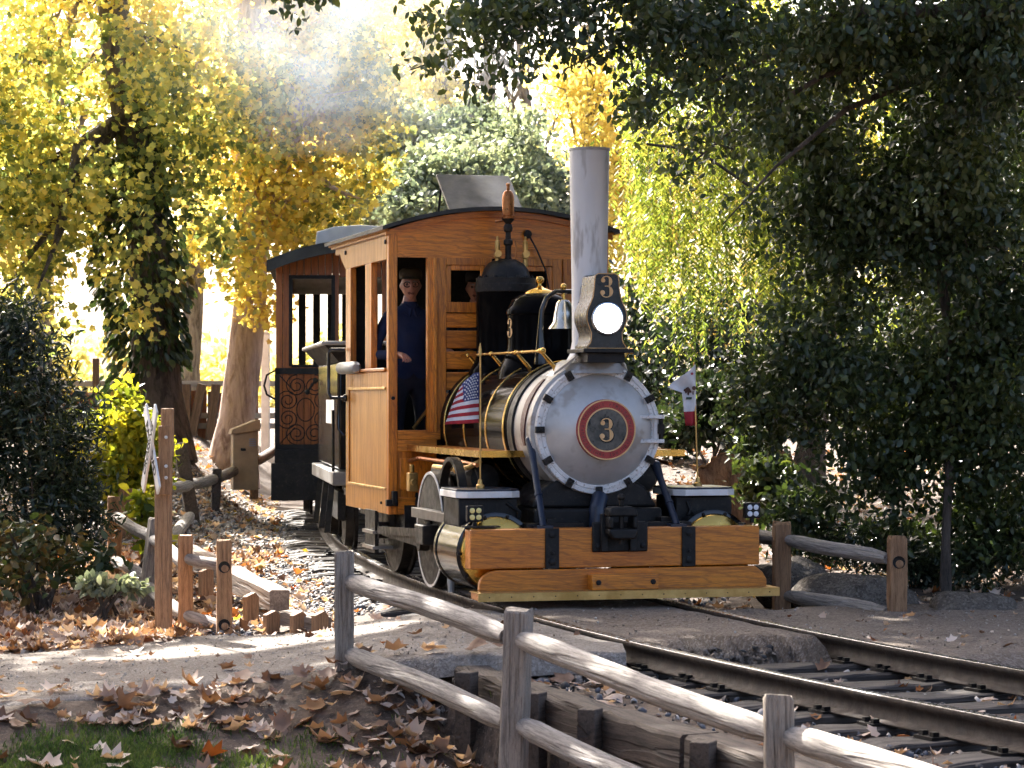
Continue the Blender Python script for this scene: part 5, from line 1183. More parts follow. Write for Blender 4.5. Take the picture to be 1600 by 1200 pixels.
for (a, b) in zip(edge, edge[1:]):
    for k in range(4): t_ = k / 4; ed2.append((a[0] * (1 - t_) + b[0] * t_ + rr.uniform(-.01, .01), a[1] * (1 - t_) + b[1] * t_ + rr.uniform(-.014, .014)))
b = MB(); N = len(ed2); rings = 9
for j in range(rings):
    s_ = 1 - j / (rings - 1) * .93
    for (x, z) in ed2: vs.append((.08 + (x - .08) * s_, -.10 + .16 * s_ * s_ - .04 * mnoise.noise(Vector((x * 9 * s_, z * 9 * s_, j))), -.25 + (z + .25) * s_))
for j in range(rings - 1): fs += [(j * N + i, j * N + i + 1, (j + 1) * N + i + 1, (j + 1) * N + i) for i in range(N - 1)]
MB().add(vs, fs).build('split_face', M['stump'], sl, smooth=60)
vs = [(x, .06, z) for x, z in ed2] + [(x * 1.02 + .01, .03, z + .02) for x, z in ed2] + [(x, .36, z - .05) for x, z in ed2]
fs = [(i, i + 1, N + i + 1, N + i) for i in range(N - 1)] + [(N + i, N + i + 1, 2 * N + i + 1, 2 * N + i) for i in range(N - 1)] + [tuple(2 * N + i for i in range(N))]
MB().add(vs, fs).build('bark', M['stump_rim'], sl, smooth=50)
# ------------------------------------------------------------------ foliage
T_OVAL = (np.array([(0, 0, 0), (-.27, .34, .07), (-.24, .70, .05), (0, 1, -.06), (.24, .70, .05), (.27, .34, .07)]), np.array([(0, 5, 4, 3), (0, 3, 2, 1)]))
T_NARROW = (np.array([(0, 0, 0), (-.13, .45, .03), (0, 1, -.08), (.13, .45, .03)]), np.array([(0, 3, 2, 1)]))
T_LOBED = (np.array([(0, 0, 0), (.46, .16, .05), (.34, .40, .02), (.50, .70, .06), (.26, .74, .01), (0, 1.05, -.05), (-.26, .74, .01), (-.50, .70, .06), (-.34, .40, .02), (-.46, .16, .05), (0, .42, -.02)]),
           np.array([(0, 1, 2, 10), (10, 2, 3, 4), (10, 4, 5, 6), (10, 6, 7, 8), (10, 8, 9, 0)]))
def unit(v): return v / np.maximum(np.linalg.norm(v, axis=-1, keepdims=True), 1e-9)
def leaf_arrays(P, size, tmpl, r, down=0.5, up=0.6, D=None, N=None, curl=0.0):
    V, Fc = tmpl; n = len(P)
    if D is None: D = r.normal(0, 1, (n, 3)); D[:, 2] -= down * 1.6
    D = unit(D)
    if N is None: N = r.normal(0, 1, (n, 3)); N[:, 2] += up * 1.6
    Z = unit(N - D * (N * D).sum(-1, keepdims=True)); X = np.cross(D, Z)
    vv = np.repeat(V[None], n, 0).copy()
    if curl: vv[:, :, 2] += curl * (r.random((n, 1)) - .2) * (vv[:, :, 0] ** 2 * 2.2 + (vv[:, :, 1] - .4) ** 2) + r.normal(0, .03 * curl, vv.shape[:2])
    W = vv[:, :, 0:1] * X[:, None] + vv[:, :, 1:2] * D[:, None] + vv[:, :, 2:3] * Z[:, None]
    W = W * np.asarray(size).reshape(-1, 1, 1) + P[:, None]
    F = Fc[None] + (np.arange(n) * len(V))[:, None, None]
    return W.reshape(-1, 3), F.reshape(-1, Fc.shape[1])
# where the sun gets through the trees: openings in the crowns along the sun's rays (ground x, y, rx, ry)
SUNV = np.array(SUN[:])
GAPS = [(-1.6, 16.5, 1.15, .50), (-0.95, 16.25, .42, .25), (-1.15, 15.55, .35, .16), (-1.1, 17.6, .5, .6), (-2.35, 18.2, .7, .95), (-1.55, 18.6, .75, 1.4), (-1.85, 21.2, .7, 1.5), (-2.4, 24.0, .6, 1.4), (-2.6, 27.0, .5, .9), (-3.9, 33.6, 1.5, 2.4), (-2.9, 30.5, .6, 1.2), (2.0, 27.5, .8, 3.6), (1.75, 17.75, .35, .25), (2.6, 16.1, .5, .10), (1.3, 9.4, .32, .32), (-.1, 12.4, .18, .18), (-2.6, 13.1, .25, .22), (-.9, 12.6, .25, .2), (.7, 23.7, 1.7, 1.5), (1.5, 17.1, .45, .3), (-.2, 26.5, .9, 1.2), (-3.5, 24.8, .9, .9), (-4.4, 26.0, .8, 1.0), (-.8, 26.2, .35, .5), (2.3, 19.5, .5, .6)]
def carve(P, r):
    t = P[:, 2] / SUNV[2]; gx = P[:, 0] - SUNV[0] * t; gy = P[:, 1] - SUNV[1] * t
    keep = np.ones(len(P), bool); wob = 1 + .25 * np.sin(gx * 9 + 2 * np.sin(gy * 5)) + .2 * np.sin(gy * 13)
    for x, y, a, b in GAPS: keep &= (((gx - x) / a) ** 2 + ((gy - y) / b) ** 2) > wob
    keep |= P[:, 2] < 1.2
    return keep
def clump_points(r, env, n_clumps, per, rad, shell=0.45, flat=0.7, zmin=None):
    """env: list of (centre, radii) ellipsoids weighted by volume"""
    vol = np.array([e[1][0] * e[1][1] * e[1][2] for e in env]) ** .8; pick = r.choice(len(env), n_clumps, p=vol / vol.sum())
    C = np.array([e[0] for e in env], float)[pick]; Rr = np.array([e[1] for e in env], float)[pick]
    d = unit(r.normal(0, 1, (n_clumps, 3))); q = (shell + (1 - shell) * r.random((n_clumps, 1))) ** .7 * (r.random((n_clumps, 1)) ** .25)
    K = C + d * Rr * q; s = rad * (.6 + .8 * r.random(n_clumps))
    P = np.repeat(K, per, 0) + r.normal(0, 1, (n_clumps * per, 3)) * np.repeat(s, per)[:, None] * np.array([1, 1, flat]) * .62
    if zmin is not None: P = P[P[:, 2] > zmin]
    return P, K
def crown_obj(name, P, size, tmpl, mat, parent, r, down=.5, up=.6, sz=(.7, 1.3), do_carve=True, D=None, N=None):
    if do_carve:
        k = carve(P, r); P = P[k]
        if D is not None: D = D[k]
    s = size * (sz[0] + (sz[1] - sz[0]) * r.random(len(P)))
    v, f = leaf_arrays(P, s, tmpl, r, down, up, D, N, curl=.5)
    o = place(name, np_mesh(name, v, f, mat)); 
    if parent: o.parent = parent; o.location = -parent.location
    return o
def bark(name, c1, c2, dk, sc_=9, st=.18):
    m, nt, b = new_mat(name); v = coords(nt, (1, 1, st)); n = noise_tex(nt, v, sc_, 8, .7, .5); n2 = noise_tex(nt, v, sc_ * 4, 5, .7)
    c = mixc(nt, ramp(nt, n, [(.38, 1.0), (.55, 0.0)]), ramp(nt, n2, [(.3, c1), (.7, c2)]), dk)
    nt.links.new(c, b.inputs['Base Color']); b.inputs['Roughness'].default_value = .92
    p = bump(nt, b, n, 1.0, .05); bump(nt, b, n2, .6, .015, p); return m
M['bark_pink'] = bark('bark_pink_grey', (.50, .36, .29), (.64, .49, .41), (.27, .17, .13)); M['bark_dark'] = bark('bark_dark', (.07, .055, .042), (.13, .10, .08), (.025, .02, .016)); M['bark_grey'] = bark('bark_pale', (.24, .20, .16), (.36, .32, .27), (.10, .08, .06))
def limbs(base, top, r0, r1, tips, r, bend=.15, sub=2, n=10):
    """trunk from base to top, limbs to the tip points"""
    b = MB(); base = Vector(base); top = Vector(top); path = []; rad = []
    for i in range(9):
        t = i / 8; p = base.lerp(top, t) + Vector((bend * math.sin(t * 4.2), bend * .6 * math.sin(t * 5 + 1), 0)) * (t * (1 - t) * 4 + .1)
        path.append(p); rad.append((r0 + (r1 - r0) * t) * (1 + .45 * max(0, .12 - t) / .12))
    b.tube(path, rad, 14, True, .05)
    for q in tips:
        q = Vector(q); i = int(np.clip(2 + 6 * r.random() ** .6, 2, 8)); s = path[i]
        m1 = s.lerp(q, .35) + Vector((r.normal(0, .12), r.normal(0, .12), .10 * (q - s).length)); m2 = s.lerp(q, .7) + Vector(r.normal(0, .1, 3)) + Vector((0, 0, .06 * (q - s).length))
        if not carve(np.array([s.lerp(q, k_ / 12)[:] for k_ in range(13)] + [m1[:], m2[:]]), r).all(): continue
        w = min(rad[i] * .5, .03 + .022 * (q - s).length); b.tube([s, m1, m2, q], [w, w * .7, w * .4, w * .12], 7, True, .05)
        for k in range(sub):
            e = m2 + Vector(r.normal(0, .5, 3)) * min(1.2, (q - s).length * .35); b.tube([m1.lerp(m2, .5 * k), m2.lerp(e, .5) + Vector((0, 0, .1)), e], [w * .4, w * .25, w * .08], 5)
    return b
def tree(name, label, cat_, base, top, r0, r1, env, n_clumps, per, rad, leaf, tmpl, mat, wood_mat, seed, n_tips=14, group=None, extra=None, zmin=.4, down=.5, up=.6, shell=.45, do_carve=True, bend=.15, tip_f=None):
    r = np.random.default_rng(seed); root = empty(name, base); tag(root, label, cat_, group)
    P, K = clump_points(r, env, n_clumps, per, rad, shell, zmin=zmin)
    if extra is not None: P = np.concatenate([P, extra(r)])
    tips = K[r.choice(len(K), min(n_tips, len(K)), replace=False)]
    tips = [t for t in tips if t[2] > Vector(base).z + .25 * (Vector(top).z - Vector(base).z)]
    o = limbs(base, top, r0, r1, tips, r, bend).build('trunk', wood_mat, None, smooth=60); o.parent = root; o.location = -root.location
    crown_obj('crown', P, leaf, tmpl, mat, root, r, down, up, do_carve=do_carve); return root
YEL = [(.15, .19, .07), (.36, .36, .12), (.64, .57, .16), (.80, .69, .19), (.82, .65, .18), (.50, .34, .13)]
M['lf_syc'] = leaf_mat('sycamore_leaf', YEL, .6, .5, .35, .35, .75)
M['lf_syc2'] = leaf_mat('sycamore_leaf_green', [(.09, .13, .05), (.22, .27, .09), (.48, .48, .14), (.73, .65, .18), (.80, .65, .18)], .55, .5, .35, .35, .75)
M['lf_far'] = leaf_mat('far_yellow_leaf', [(.42, .42, .18), (.60, .55, .22), (.76, .66, .26), (.78, .64, .28)], .5, .6, .2, .15, .6)
M['lf_olive'] = leaf_mat('olive_leaf', [(.11, .135, .11), (.20, .235, .18), (.36, .385, .27), (.56, .56, .40)], .45, .5, .4, .5, .6, (1.1, 1.15, .75))
M['lf_pep'] = leaf_mat('pepper_leaf', [(.06, .10, .025), (.14, .20, .04), (.29, .34, .06), (.48, .47, .09)], .55, .45, .3, .8, .6)
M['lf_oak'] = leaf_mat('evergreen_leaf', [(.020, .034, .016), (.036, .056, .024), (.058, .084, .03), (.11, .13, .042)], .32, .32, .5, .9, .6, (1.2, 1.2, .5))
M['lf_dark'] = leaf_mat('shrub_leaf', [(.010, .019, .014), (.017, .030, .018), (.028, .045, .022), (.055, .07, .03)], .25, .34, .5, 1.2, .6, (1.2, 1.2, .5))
M['lf_yshrub'] = leaf_mat('yellow_shrub_leaf', [(.07, .11, .016), (.18, .23, .022), (.38, .38, .03), (.55, .47, .035)], .55, .4, .4, 1.4, .6)
M['lf_ivy'] = leaf_mat('ivy_leaf', [(.014, .03, .012), (.03, .055, .018), (.06, .085, .025), (.15, .10, .03)], .25, .35, .5, 1.0, .6)

def blobs_px(lst):
    """(px, py, Y, rx_px, ry_px, ry) -> ellipsoids in metres"""
    out = []
    for (x, y, Y, a, b, dy) in lst:
        p = at(x, y, Y); out.append(((p.x, p.y, p.z), (a * Y / FPX, dy, b * Y / FPX)))
    return out
# the two big trees on the left
b1 = at(248, 690, 34); t1 = at(165, -150, 34.5)
envA = blobs_px([(110, 170, 34, 190, 240, 2.2), (40, 350, 33, 110, 120, 1.3), (300, 130, 34.5, 170, 210, 2.2), (150, -90, 34, 330, 120, 2.6), (235, 440, 33, 90, 90, 1.0), (290, 330, 34, 110, 120, 1.3), (50, 470, 33, 110, 90, 1.0), (185, 230, 32.4, 80, 190, .45), (200, 200, 32.2, 60, 150, .35), (-40, 250, 33, 120, 220, 1.6)])
tree('sycamore_tree', 'big leaning sycamore with a dark ivy-clad trunk and yellow-green crown', 'tree', (b1.x, b1.y, gz(b1.x, b1.y) - .1), t1, .37, .17, envA, 820, 26, .27, .098, T_LOBED, M['lf_syc2'], M['bark_dark'], 11, 34, zmin=1.5)
tr1 = [o for o in COL.objects if o.name.startswith('sycamore_tree')][-1]
r = np.random.default_rng(12)
bv = Vector((b1.x, b1.y, gz(b1.x, b1.y))); nI = 2600; tt = .10 + .45 * r.random(nI) ** .9; an = r.random(nI) * 2 * np.pi
cen = np.array([bv.lerp(t1, float(q))[:] for q in tt]); rad_ = (.39 - .20 * tt) * (1.0 + .55 * r.random(nI)) + .15 * (np.sin(tt * 23) > .2)
P = cen + np.stack([np.cos(an) * rad_, np.sin(an) * rad_, r.normal(0, .1, nI)], -1)
k = ~((tt < .17) & (np.cos(an) > .1)); P = P[k]; Dn = np.stack([np.cos(an[k]), np.sin(an[k]), np.full(k.sum(), -1.4)], -1)
crown_obj('ivy', P, .13, T_OVAL, M['lf_ivy'], tr1, r, do_carve=False, D=Dn)
b2 = at(360, 694, 36.5); t2 = at(398, -60, 37)
envB = blobs_px([(450, 230, 37, 180, 180, 2.2), (520, 90, 37, 160, 160, 2.2), (340, 400, 36, 110, 110, 1.3), (490, 360, 37, 90, 80, 1.2), (420, -60, 37, 240, 100, 2.2), (395, 480, 36.2, 60, 70, .7)])
tree('sycamore_tree', 'straight pink-barked sycamore with golden leaves between ivy tree and coach', 'tree', (b2.x, b2.y, gz(b2.x, b2.y) - .1), t2, .29, .15, envB, 800, 26, .27, .096, T_LOBED, M['lf_syc'], M['bark_pink'], 13, 34, zmin=1.7)
# tall tree whose trunk shows in the top left corner; its crown shades the engine
envC = [((-5.6, 25.5, 9.6), (5.0, 5.6, 2.6)), ((-2.5, 24.0, 8.9), (3.6, 4.6, 1.9)), ((-6.5, 31.0, 11.5), (4.6, 4.6, 3.0)), ((-1.2, 28.5, 10.4), (3.2, 4.0, 1.9)), ((-4.6, 19.5, 7.6), (2.6, 3.0, 1.5)), ((-.6, 21.0, 8.2), (2.4, 2.6, 1.4))]
tree('sycamore_tree', 'tall dark tree whose trunk shows at the top left corner of the picture', 'tree', (-6.85, 30.0, .1), (-6.2, 29.8, 7.5), .25, .18, envC, 620, 26, .55, .20, T_LOBED, M['lf_syc2'], M['bark_dark'], 17, 16, zmin=5.9, bend=.02)

# trees just outside the frame on the left, they darken what the paintwork mirrors
for i, (x, y, h) in enumerate(((-8.2, 15.5, 5.0), (-9.5, 21.0, 5.5), (-7.2, 9.5, 4.6))):
    tree('evergreen_tree', ('dark evergreen just outside the left edge beside the path', 'dark evergreen outside the left edge behind the shrubs', 'dark evergreen outside the left edge in front of the path')[i], 'tree', (x, y, gz(x, y) - .1), (x + .2, y, h), .2, .08, [((x, y, h * .62), (2.0, 2.6, h * .5))], 240, 26, .38, .16, T_OVAL, M['lf_dark'], M['bark_dark'], 400 + i, 10, 'trees outside the frame', zmin=.2, do_carve=True)
# background trees
bgs = [
 ('birch_tree', 'pale yellow tree far back at the left edge of the picture', (60, 52, 6.0), [(60, 120, 52, 170, 190, 3), (30, 420, 50, 90, 100, 2), (170, -140, 52, 220, 200, 3)]),
 ('birch_tree', 'golden tree far back behind the two big sycamores', (290, 58, 5.0), [(300, 60, 58, 190, 200, 3), (250, 260, 56, 150, 120, 3), (330, -220, 58, 240, 180, 3)]),
 ('birch_tree', 'golden tree far back behind the coach roof', (545, 60, 5.0), [(560, 170, 60, 120, 150, 3), (520, 330, 56, 120, 70, 2.5), (590, -60, 60, 130, 150, 3)]),
 ('birch_tree', 'thin golden tree with bare limbs behind the steam whistle', (690, 66, 5.0), [(668, 200, 66, 70, 110, 2.5), (650, 40, 66, 60, 90, 2), (735, 250, 64, 90, 60, 2)]),
 ('birch_tree', 'golden tree far back behind the stack', (925, 62, 5.0), [(935, 200, 62, 90, 130, 3), (905, 110, 62, 70, 60, 2), (1010, 330, 60, 120, 160, 3)]),
 ('birch_tree', 'yellow-green tree far back behind the dark evergreen', (1180, 58, 5.0), [(1180, 200, 58, 190, 200, 3), (1150, 460, 55, 150, 140, 3), (1080, 20, 58, 160, 120, 3)]),
 ('birch_tree', 'yellow-green tree far back near the right edge of the picture', (1450, 50, 5.0), [(1440, 200, 50, 190, 220, 3), (1470, 500, 48, 190, 200, 3)]),
]
for i, (nm, lb, (bx, Y, h), bl) in enumerate(bgs):
    p = at(bx, 640, Y); top = at(bx + (12 if i % 2 else -10), 40, Y); z = gz(p.x, p.y)
    tree(nm, lb, 'tree', (p.x, p.y, z - .1), top, .26, .12, blobs_px(bl), 270, 34, .55, .17, T_OVAL, M['lf_far'] if i != 6 else M['lf_syc2'], M['bark_grey'], 100 + i, 14, 'yellow trees in the background', zmin=1.0)
# more of the same wood outside the frame on both sides (what the paintwork and lamp mirror)
src = [o for o in COL.objects if o.name.startswith('birch_tree')]
for i, (x, y) in enumerate(((-11, 36), (-14.5, 44), (-12.5, 52), (-18, 36), (-20, 50), (-12.5, 29), (12.5, 34), (16, 46), (13, 24), (-15, 24))):
    s_ = src[i % 5]; c_ = copy_tree(s_); c_.location = (x, y, gz(x, y)); c_.rotation_euler.z = i * 1.3; c_.scale = (.62, .62, .5); c_['label'] = 'yellow tree outside the frame, %s' % ('left of the sycamores', 'far left behind the others', 'left beyond the board fence', 'second row on the far left', 'farthest one on the left', 'left of the dark shrub', 'right of the evergreen', 'far right at the back', 'right beside the clearing', 'left near the path')[i]; c_['group'] = 'trees outside the frame'
# bare pale stems in the bright gap
r = np.random.default_rng(55)
for i, (x, lb, ln) in enumerate(((700, 'slim bare grey tree in the bright gap, left one', -18), (752, 'slim bare grey tree in the bright gap, middle one', 14), (838, 'slim bare grey tree in the bright gap beside the stack', -26))):
    p = at(x, 560, 70); z = gz(p.x, p.y); root = empty('bare_tree', (p.x, p.y, z)); tag(root, lb, 'tree', 'bare trees in the bright gap')
    top = at(x + ln, -40, 70); tips = [at(x + r.normal(0, 60), r.uniform(-20, 160), 70 + r.normal(0, 1)) for _ in range(12)]
    o = limbs((p.x, p.y, z - .1), top, .24, .08, tips, r, .35, 3).build('trunk', M['bark_grey'], None, smooth=60); o.parent = root; o.location = -root.location
# grey-green olive trees behind the cab
for i, (bl, lb, sd) in enumerate((([(690, 290, 46, 90, 75, 1.8), (655, 340, 45, 60, 60, 1.4)], 'pale sunlit olive tree just behind the cab roof', 1), ([(640, 220, 50, 60, 60, 1.8), (600, 300, 50, 60, 70, 1.8)], 'blue-green olive tree left of the pale one', 2), ([(800, 260, 49, 75, 95, 2), (840, 330, 48, 60, 80, 1.6), (740, 200, 51, 60, 50, 1.6)], 'blue-green olive tree between whistle and stack', 3))):
    p = at(bl[0][0], 640, bl[0][2]); z = gz(p.x, p.y); tp2 = at(bl[0][0], bl[0][1], bl[0][2])
    tree('olive_tree', lb, 'tree', (p.x, p.y, z - .1), tp2, .16, .06, blobs_px(bl), 240, 50, .28, .13, T_OVAL, M['lf_olive'], M['bark_grey'], 130 + sd, 12, 'olive trees behind the cab', zmin=.8, down=.0, up=.3)
# hedge closing the far ground
r = np.random.default_rng(66); hd = []
for i in range(46): hd.append((-24 + i * 1.1 + r.normal(0, .4), 84 + r.normal(0, 3), 1.2 + r.random() * 1.5))
P, K = clump_points(r, [((x, y, 1.5), (1.5, 1.4, z)) for x, y, z in hd], 900, 26, .55, .5, zmin=.6)
o = crown_obj('far_woods', P, .34, T_OVAL, M['lf_far'], None, r, do_carve=False); tag(o, 'far wood of pale yellow-green leaves closing the view', kind='stuff')
P, K = clump_points(r, [((x, 40 + 2 * math.sin(x), 1.7), (1.4, 1.2, 1.9)) for x in (1.6, 3.2, 4.8, 6.4, 8.0)], 520, 44, .34, .5, zmin=.3)
o = crown_obj('undergrowth', P, .12, T_OVAL, M['lf_dark'], None, r, do_carve=False); tag(o, 'dark undergrowth beyond the sunlit clearing', kind='stuff')

# pepper tree: hanging strands
r = np.random.default_rng(77); pb = at(1260, 660, 27.5); root = empty('pepper_tree', (pb.x, pb.y, gz(pb.x, pb.y) - .1)); tag(root, 'weeping pepper tree with bright hanging strands beside the stack', 'tree')
starts = []
for i in range(520):
    x = r.uniform(955, 1330) if i < 400 else r.uniform(1130, 1500); Y = 26.2 + 2.6 * r.random(); y0 = r.uniform(-60, 330) + .12 * abs(x - 1080); starts.append((at(x, y0, Y), r.uniform(1.0, 2.3) if x > 985 else r.uniform(.6, 1.2)))
PP = []; DD = []; st_b = MB()
for s, L in starts:
    d0 = r.normal(0, .10, 2); n = int(L / .022); tq = np.linspace(0, 1, n)
    path = np.stack([s.x + d0[0] * tq + .03 * np.sin(tq * 6 + s.x * 9), s.y + d0[1] * tq, s.z - L * tq + .12 * (1 - (1 - tq * 2).clip(0) ** 2)], -1)
    side = np.where(np.arange(n) % 2 == 0, 1, -1); ang = r.random() * 6.28
    PP.append(path); DD.append(np.stack([np.cos(ang) * side + r.normal(0, .35, n), np.sin(ang) * side + r.normal(0, .35, n), np.full(n, -.9)], -1))
PP = np.concatenate(PP); DD = np.concatenate(DD); k = PP[:, 2] > 1.35 + .5 * np.sin(PP[:, 0] * 5); PP = PP[k]; DD = DD[k]
crown_obj('crown', PP, .085, T_NARROW, M['lf_pep'], root, r, D=DD)
tips = [starts[i][0] for i in range(0, 520, 24)]
o = limbs((pb.x, pb.y, gz(pb.x, pb.y) - .1), at(1290, 40, 27.6), .15, .07, tips, r, .15, 3).build('trunk', M['bark_dark'], None, smooth=60); o.parent = root; o.location = -root.location

# dark evergreen on the right with boughs reaching over the top
ob = at(1478, 905, 18.4); r = np.random.default_rng(88)
envO = blobs_px([(1330, 330, 18.6, 190, 190, 1.0), (1280, 560, 18.6, 130, 150, .8), (1490, 250, 18.2, 170, 230, 1.1), (1400, 700, 18.8, 190, 130, .8), (1540, 640, 18.6, 120, 190, .9), (1330, 60, 17.2, 260, 95, 1.2), (1090, 30, 16.4, 150, 62, .8), (1560, 60, 17, 150, 170, 1.3), (1250, 800, 19.2, 80, 60, .5), (1480, 850, 19.2, 160, 60, .5), (1740, 400, 18.5, 170, 460, 1.2), (1400, -120, 17, 380, 100, 1.6), (1250, 200, 18.0, 110, 90, .7), (1560, 480, 18.4, 110, 120, .7), (1460, 560, 18.7, 110, 110, .7), (1540, 800, 19.0, 100, 90, .6), (1200, 620, 19.4, 60, 110, .5)])
def boughs(r):
    out = []
    for (x0, y0), (x1, y1), Y, m in (((1000, -30), (660, 95), 15.6, 60), ((1010, -20), (735, 140), 15.4, 46), ((960, -40), (640, 20), 15.9, 40), ((1080, 20), (880, 92), 15.8, 44), ((1150, 60), (985, 190), 15.9, 50), ((1200, 100), (1050, 260), 16.2, 42), ((1010, 60), (1000, 210), 15.8, 20), ((900, -30), (690, 40), 15.2, 36), ((860, -30), (760, 60), 15.7, 30), ((520, -30), (455, 12), 15.6, 14), ((1250, 60), (1130, 330), 16.5, 40)):
        for i in range(m):
            t = r.random(); c_ = at(x0 + (x1 - x0) * t + r.normal(0, 16), y0 + (y1 - y0) * t ** 1.3 + r.normal(0, 12), Y + r.normal(0, .12)); out.append(np.array(c_) + r.normal(0, 1, (int(18 - 7 * t), 3)) * .060)
    return np.concatenate(out)
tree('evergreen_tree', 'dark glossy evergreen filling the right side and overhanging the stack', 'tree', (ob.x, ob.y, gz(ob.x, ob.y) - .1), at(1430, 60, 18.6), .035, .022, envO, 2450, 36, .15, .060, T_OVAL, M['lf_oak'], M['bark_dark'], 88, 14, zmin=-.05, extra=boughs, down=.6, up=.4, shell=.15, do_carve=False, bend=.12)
evt = [o for o in COL.objects if o.name.startswith('evergreen_tree')][-1]
bo = MB()
for (a, bq, Y) in (((1420, -60), (640, 110), 15.7), ((1330, -10), (880, 110), 15.8), ((1400, 40), (985, 210), 16.0), ((1430, 80), (1050, 280), 16.3), ((1440, 120), (1130, 350), 16.6)):
    A = at(*a, Y + 1.3); B = at(*bq, Y); bo.tube([A, A.lerp(B, .4) + Vector((0, 0, .16)), A.lerp(B, .75) + Vector((0, 0, .12)), B], [.028, .02, .011, .004], 7)
bo.tube([at(1600, 15, 16.6), at(1350, 18, 16.8), at(1150, 60, 17.4), at(1030, 120, 17.8)], [.05, .04, .025, .01], 8)
bo.tube([at(1010, 225, 20), at(1090, 235, 20), at(1170, 290, 20)], [.012, .012, .014], 6)
for q_ in bo.islands():
    o = q_.build('bough', M['bark_dark'], None, smooth=60); o.parent = evt; o.location = -evt.location

for i, (dx, dy) in enumerate(((3.6, 1.6), (2.2, 5.5))):       # more evergreens to the right, outside the frame
    c_ = copy_tree(evt); c_.location = (ob.x + dx, ob.y + dy, gz(ob.x + dx, ob.y + dy)); c_.rotation_euler.z = 1.9 + i * 1.4; c_['label'] = ('dark evergreen outside the frame beyond the right edge', 'dark evergreen outside the frame at the right back')[i]; c_['group'] = 'trees outside the frame'

# shrubs
def shrub(name, label, envpx, n_clumps, per, rad, leaf, tmpl, mat, seed, base_px, Y, zmin=-.3, down=.2, up=.5, shell=.3, stems=7):
    r = np.random.default_rng(seed); b = at(*base_px, Y); z = gz(b.x, b.y); root = empty(name, (b.x, b.y, z)); tag(root, label, 'shrub')
    P, K = clump_points(r, blobs_px(envpx), n_clumps, per, rad, shell, zmin=zmin); crown_obj('crown', P, leaf, tmpl, mat, root, r, down, up)
    m = MB()
    for i in range(stems):
        q = Vector(K[r.integers(len(K))]); m.tube([Vector((b.x + r.normal(0, .1), b.y + r.normal(0, .1), z - .05)), Vector((b.x, b.y, z)).lerp(q, .5) + Vector((0, 0, .1)), q], [.02, .014, .005], 6)
    o = m.build('stems', M['bark_dark'], None, smooth=60); o.parent = root; o.location = -root.location; return root
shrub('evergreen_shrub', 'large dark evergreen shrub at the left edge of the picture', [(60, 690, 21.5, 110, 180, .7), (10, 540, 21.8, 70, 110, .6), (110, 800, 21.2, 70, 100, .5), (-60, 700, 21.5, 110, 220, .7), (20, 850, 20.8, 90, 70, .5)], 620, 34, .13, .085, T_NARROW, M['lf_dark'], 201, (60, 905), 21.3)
shrub('yellow_shrub', 'yellow-green leafy shrub in the sun beside the crossbuck post', [(195, 690, 25.5, 62, 85, .5), (150, 740, 25, 50, 60, .4), (230, 720, 25.8, 34, 70, .35), (180, 640, 25.6, 50, 40, .4), (120, 650, 26, 45, 45, .4)], 300, 36, .12, .085, T_OVAL, M['lf_yshrub'], 202, (190, 800), 25.4)
shrub('nandina_shrub', 'low yellowing shrub with big leaves in the bottom left undergrowth', [(40, 850, 19.6, 80, 50, .35), (120, 880, 19.8, 60, 36, .3), (10, 900, 19.4, 60, 30, .3)], 46, 16, .13, .085, T_OVAL, M['lf_ivy'], 203, (60, 925), 19.6)
shrub('young_shrub', 'slim yellow shrub with paired leaves between the fence posts', [(225, 790, 21.6, 22, 40, .14), (232, 850, 21.4, 26, 30, .14)], 16, 16, .08, .11, T_OVAL, M['lf_yshrub'], 204, (228, 885), 21.5, stems=4)
shrub('pale_shrub', 'small pale-leaved plant on the leaf litter below the dark shrub', [(150, 912, 18.9, 34, 16, .15), (200, 915, 19.0, 26, 14, .12)], 22, 18, .05, .075, T_OVAL, M['lf_olive'], 205, (165, 930), 18.9, stems=4)
shrub('evergreen_shrub', 'dark evergreen shrub beyond the train behind the right flag', [(1110, 640, 29, 70, 60, .6), (1060, 660, 30, 50, 50, .5), (1180, 640, 28, 60, 80, .6)], 360, 34, .15, .09, T_OVAL, M['lf_dark'], 206, (1110, 700), 29)
shrub('evergreen_shrub', 'leafy shrub low beside the jagged stump and the work lamp', [(1200, 760, 21.8, 45, 55, .35), (1185, 700, 22.2, 30, 30, .3), (1240, 800, 21.4, 40, 40, .3)], 170, 30, .10, .075, T_OVAL, M['lf_oak'], 207, (1205, 840), 21.8)
shrub('evergreen_shrub', 'dark undergrowth shrub behind the end post of the right log fence', [(1320, 850, 19.3, 130, 45, .4), (1480, 880, 19.0, 140, 45, .4), (1580, 820, 19.4, 90, 90, .5)], 360, 34, .11, .07, T_NARROW, M['lf_dark'], 208, (1420, 930), 19.2)

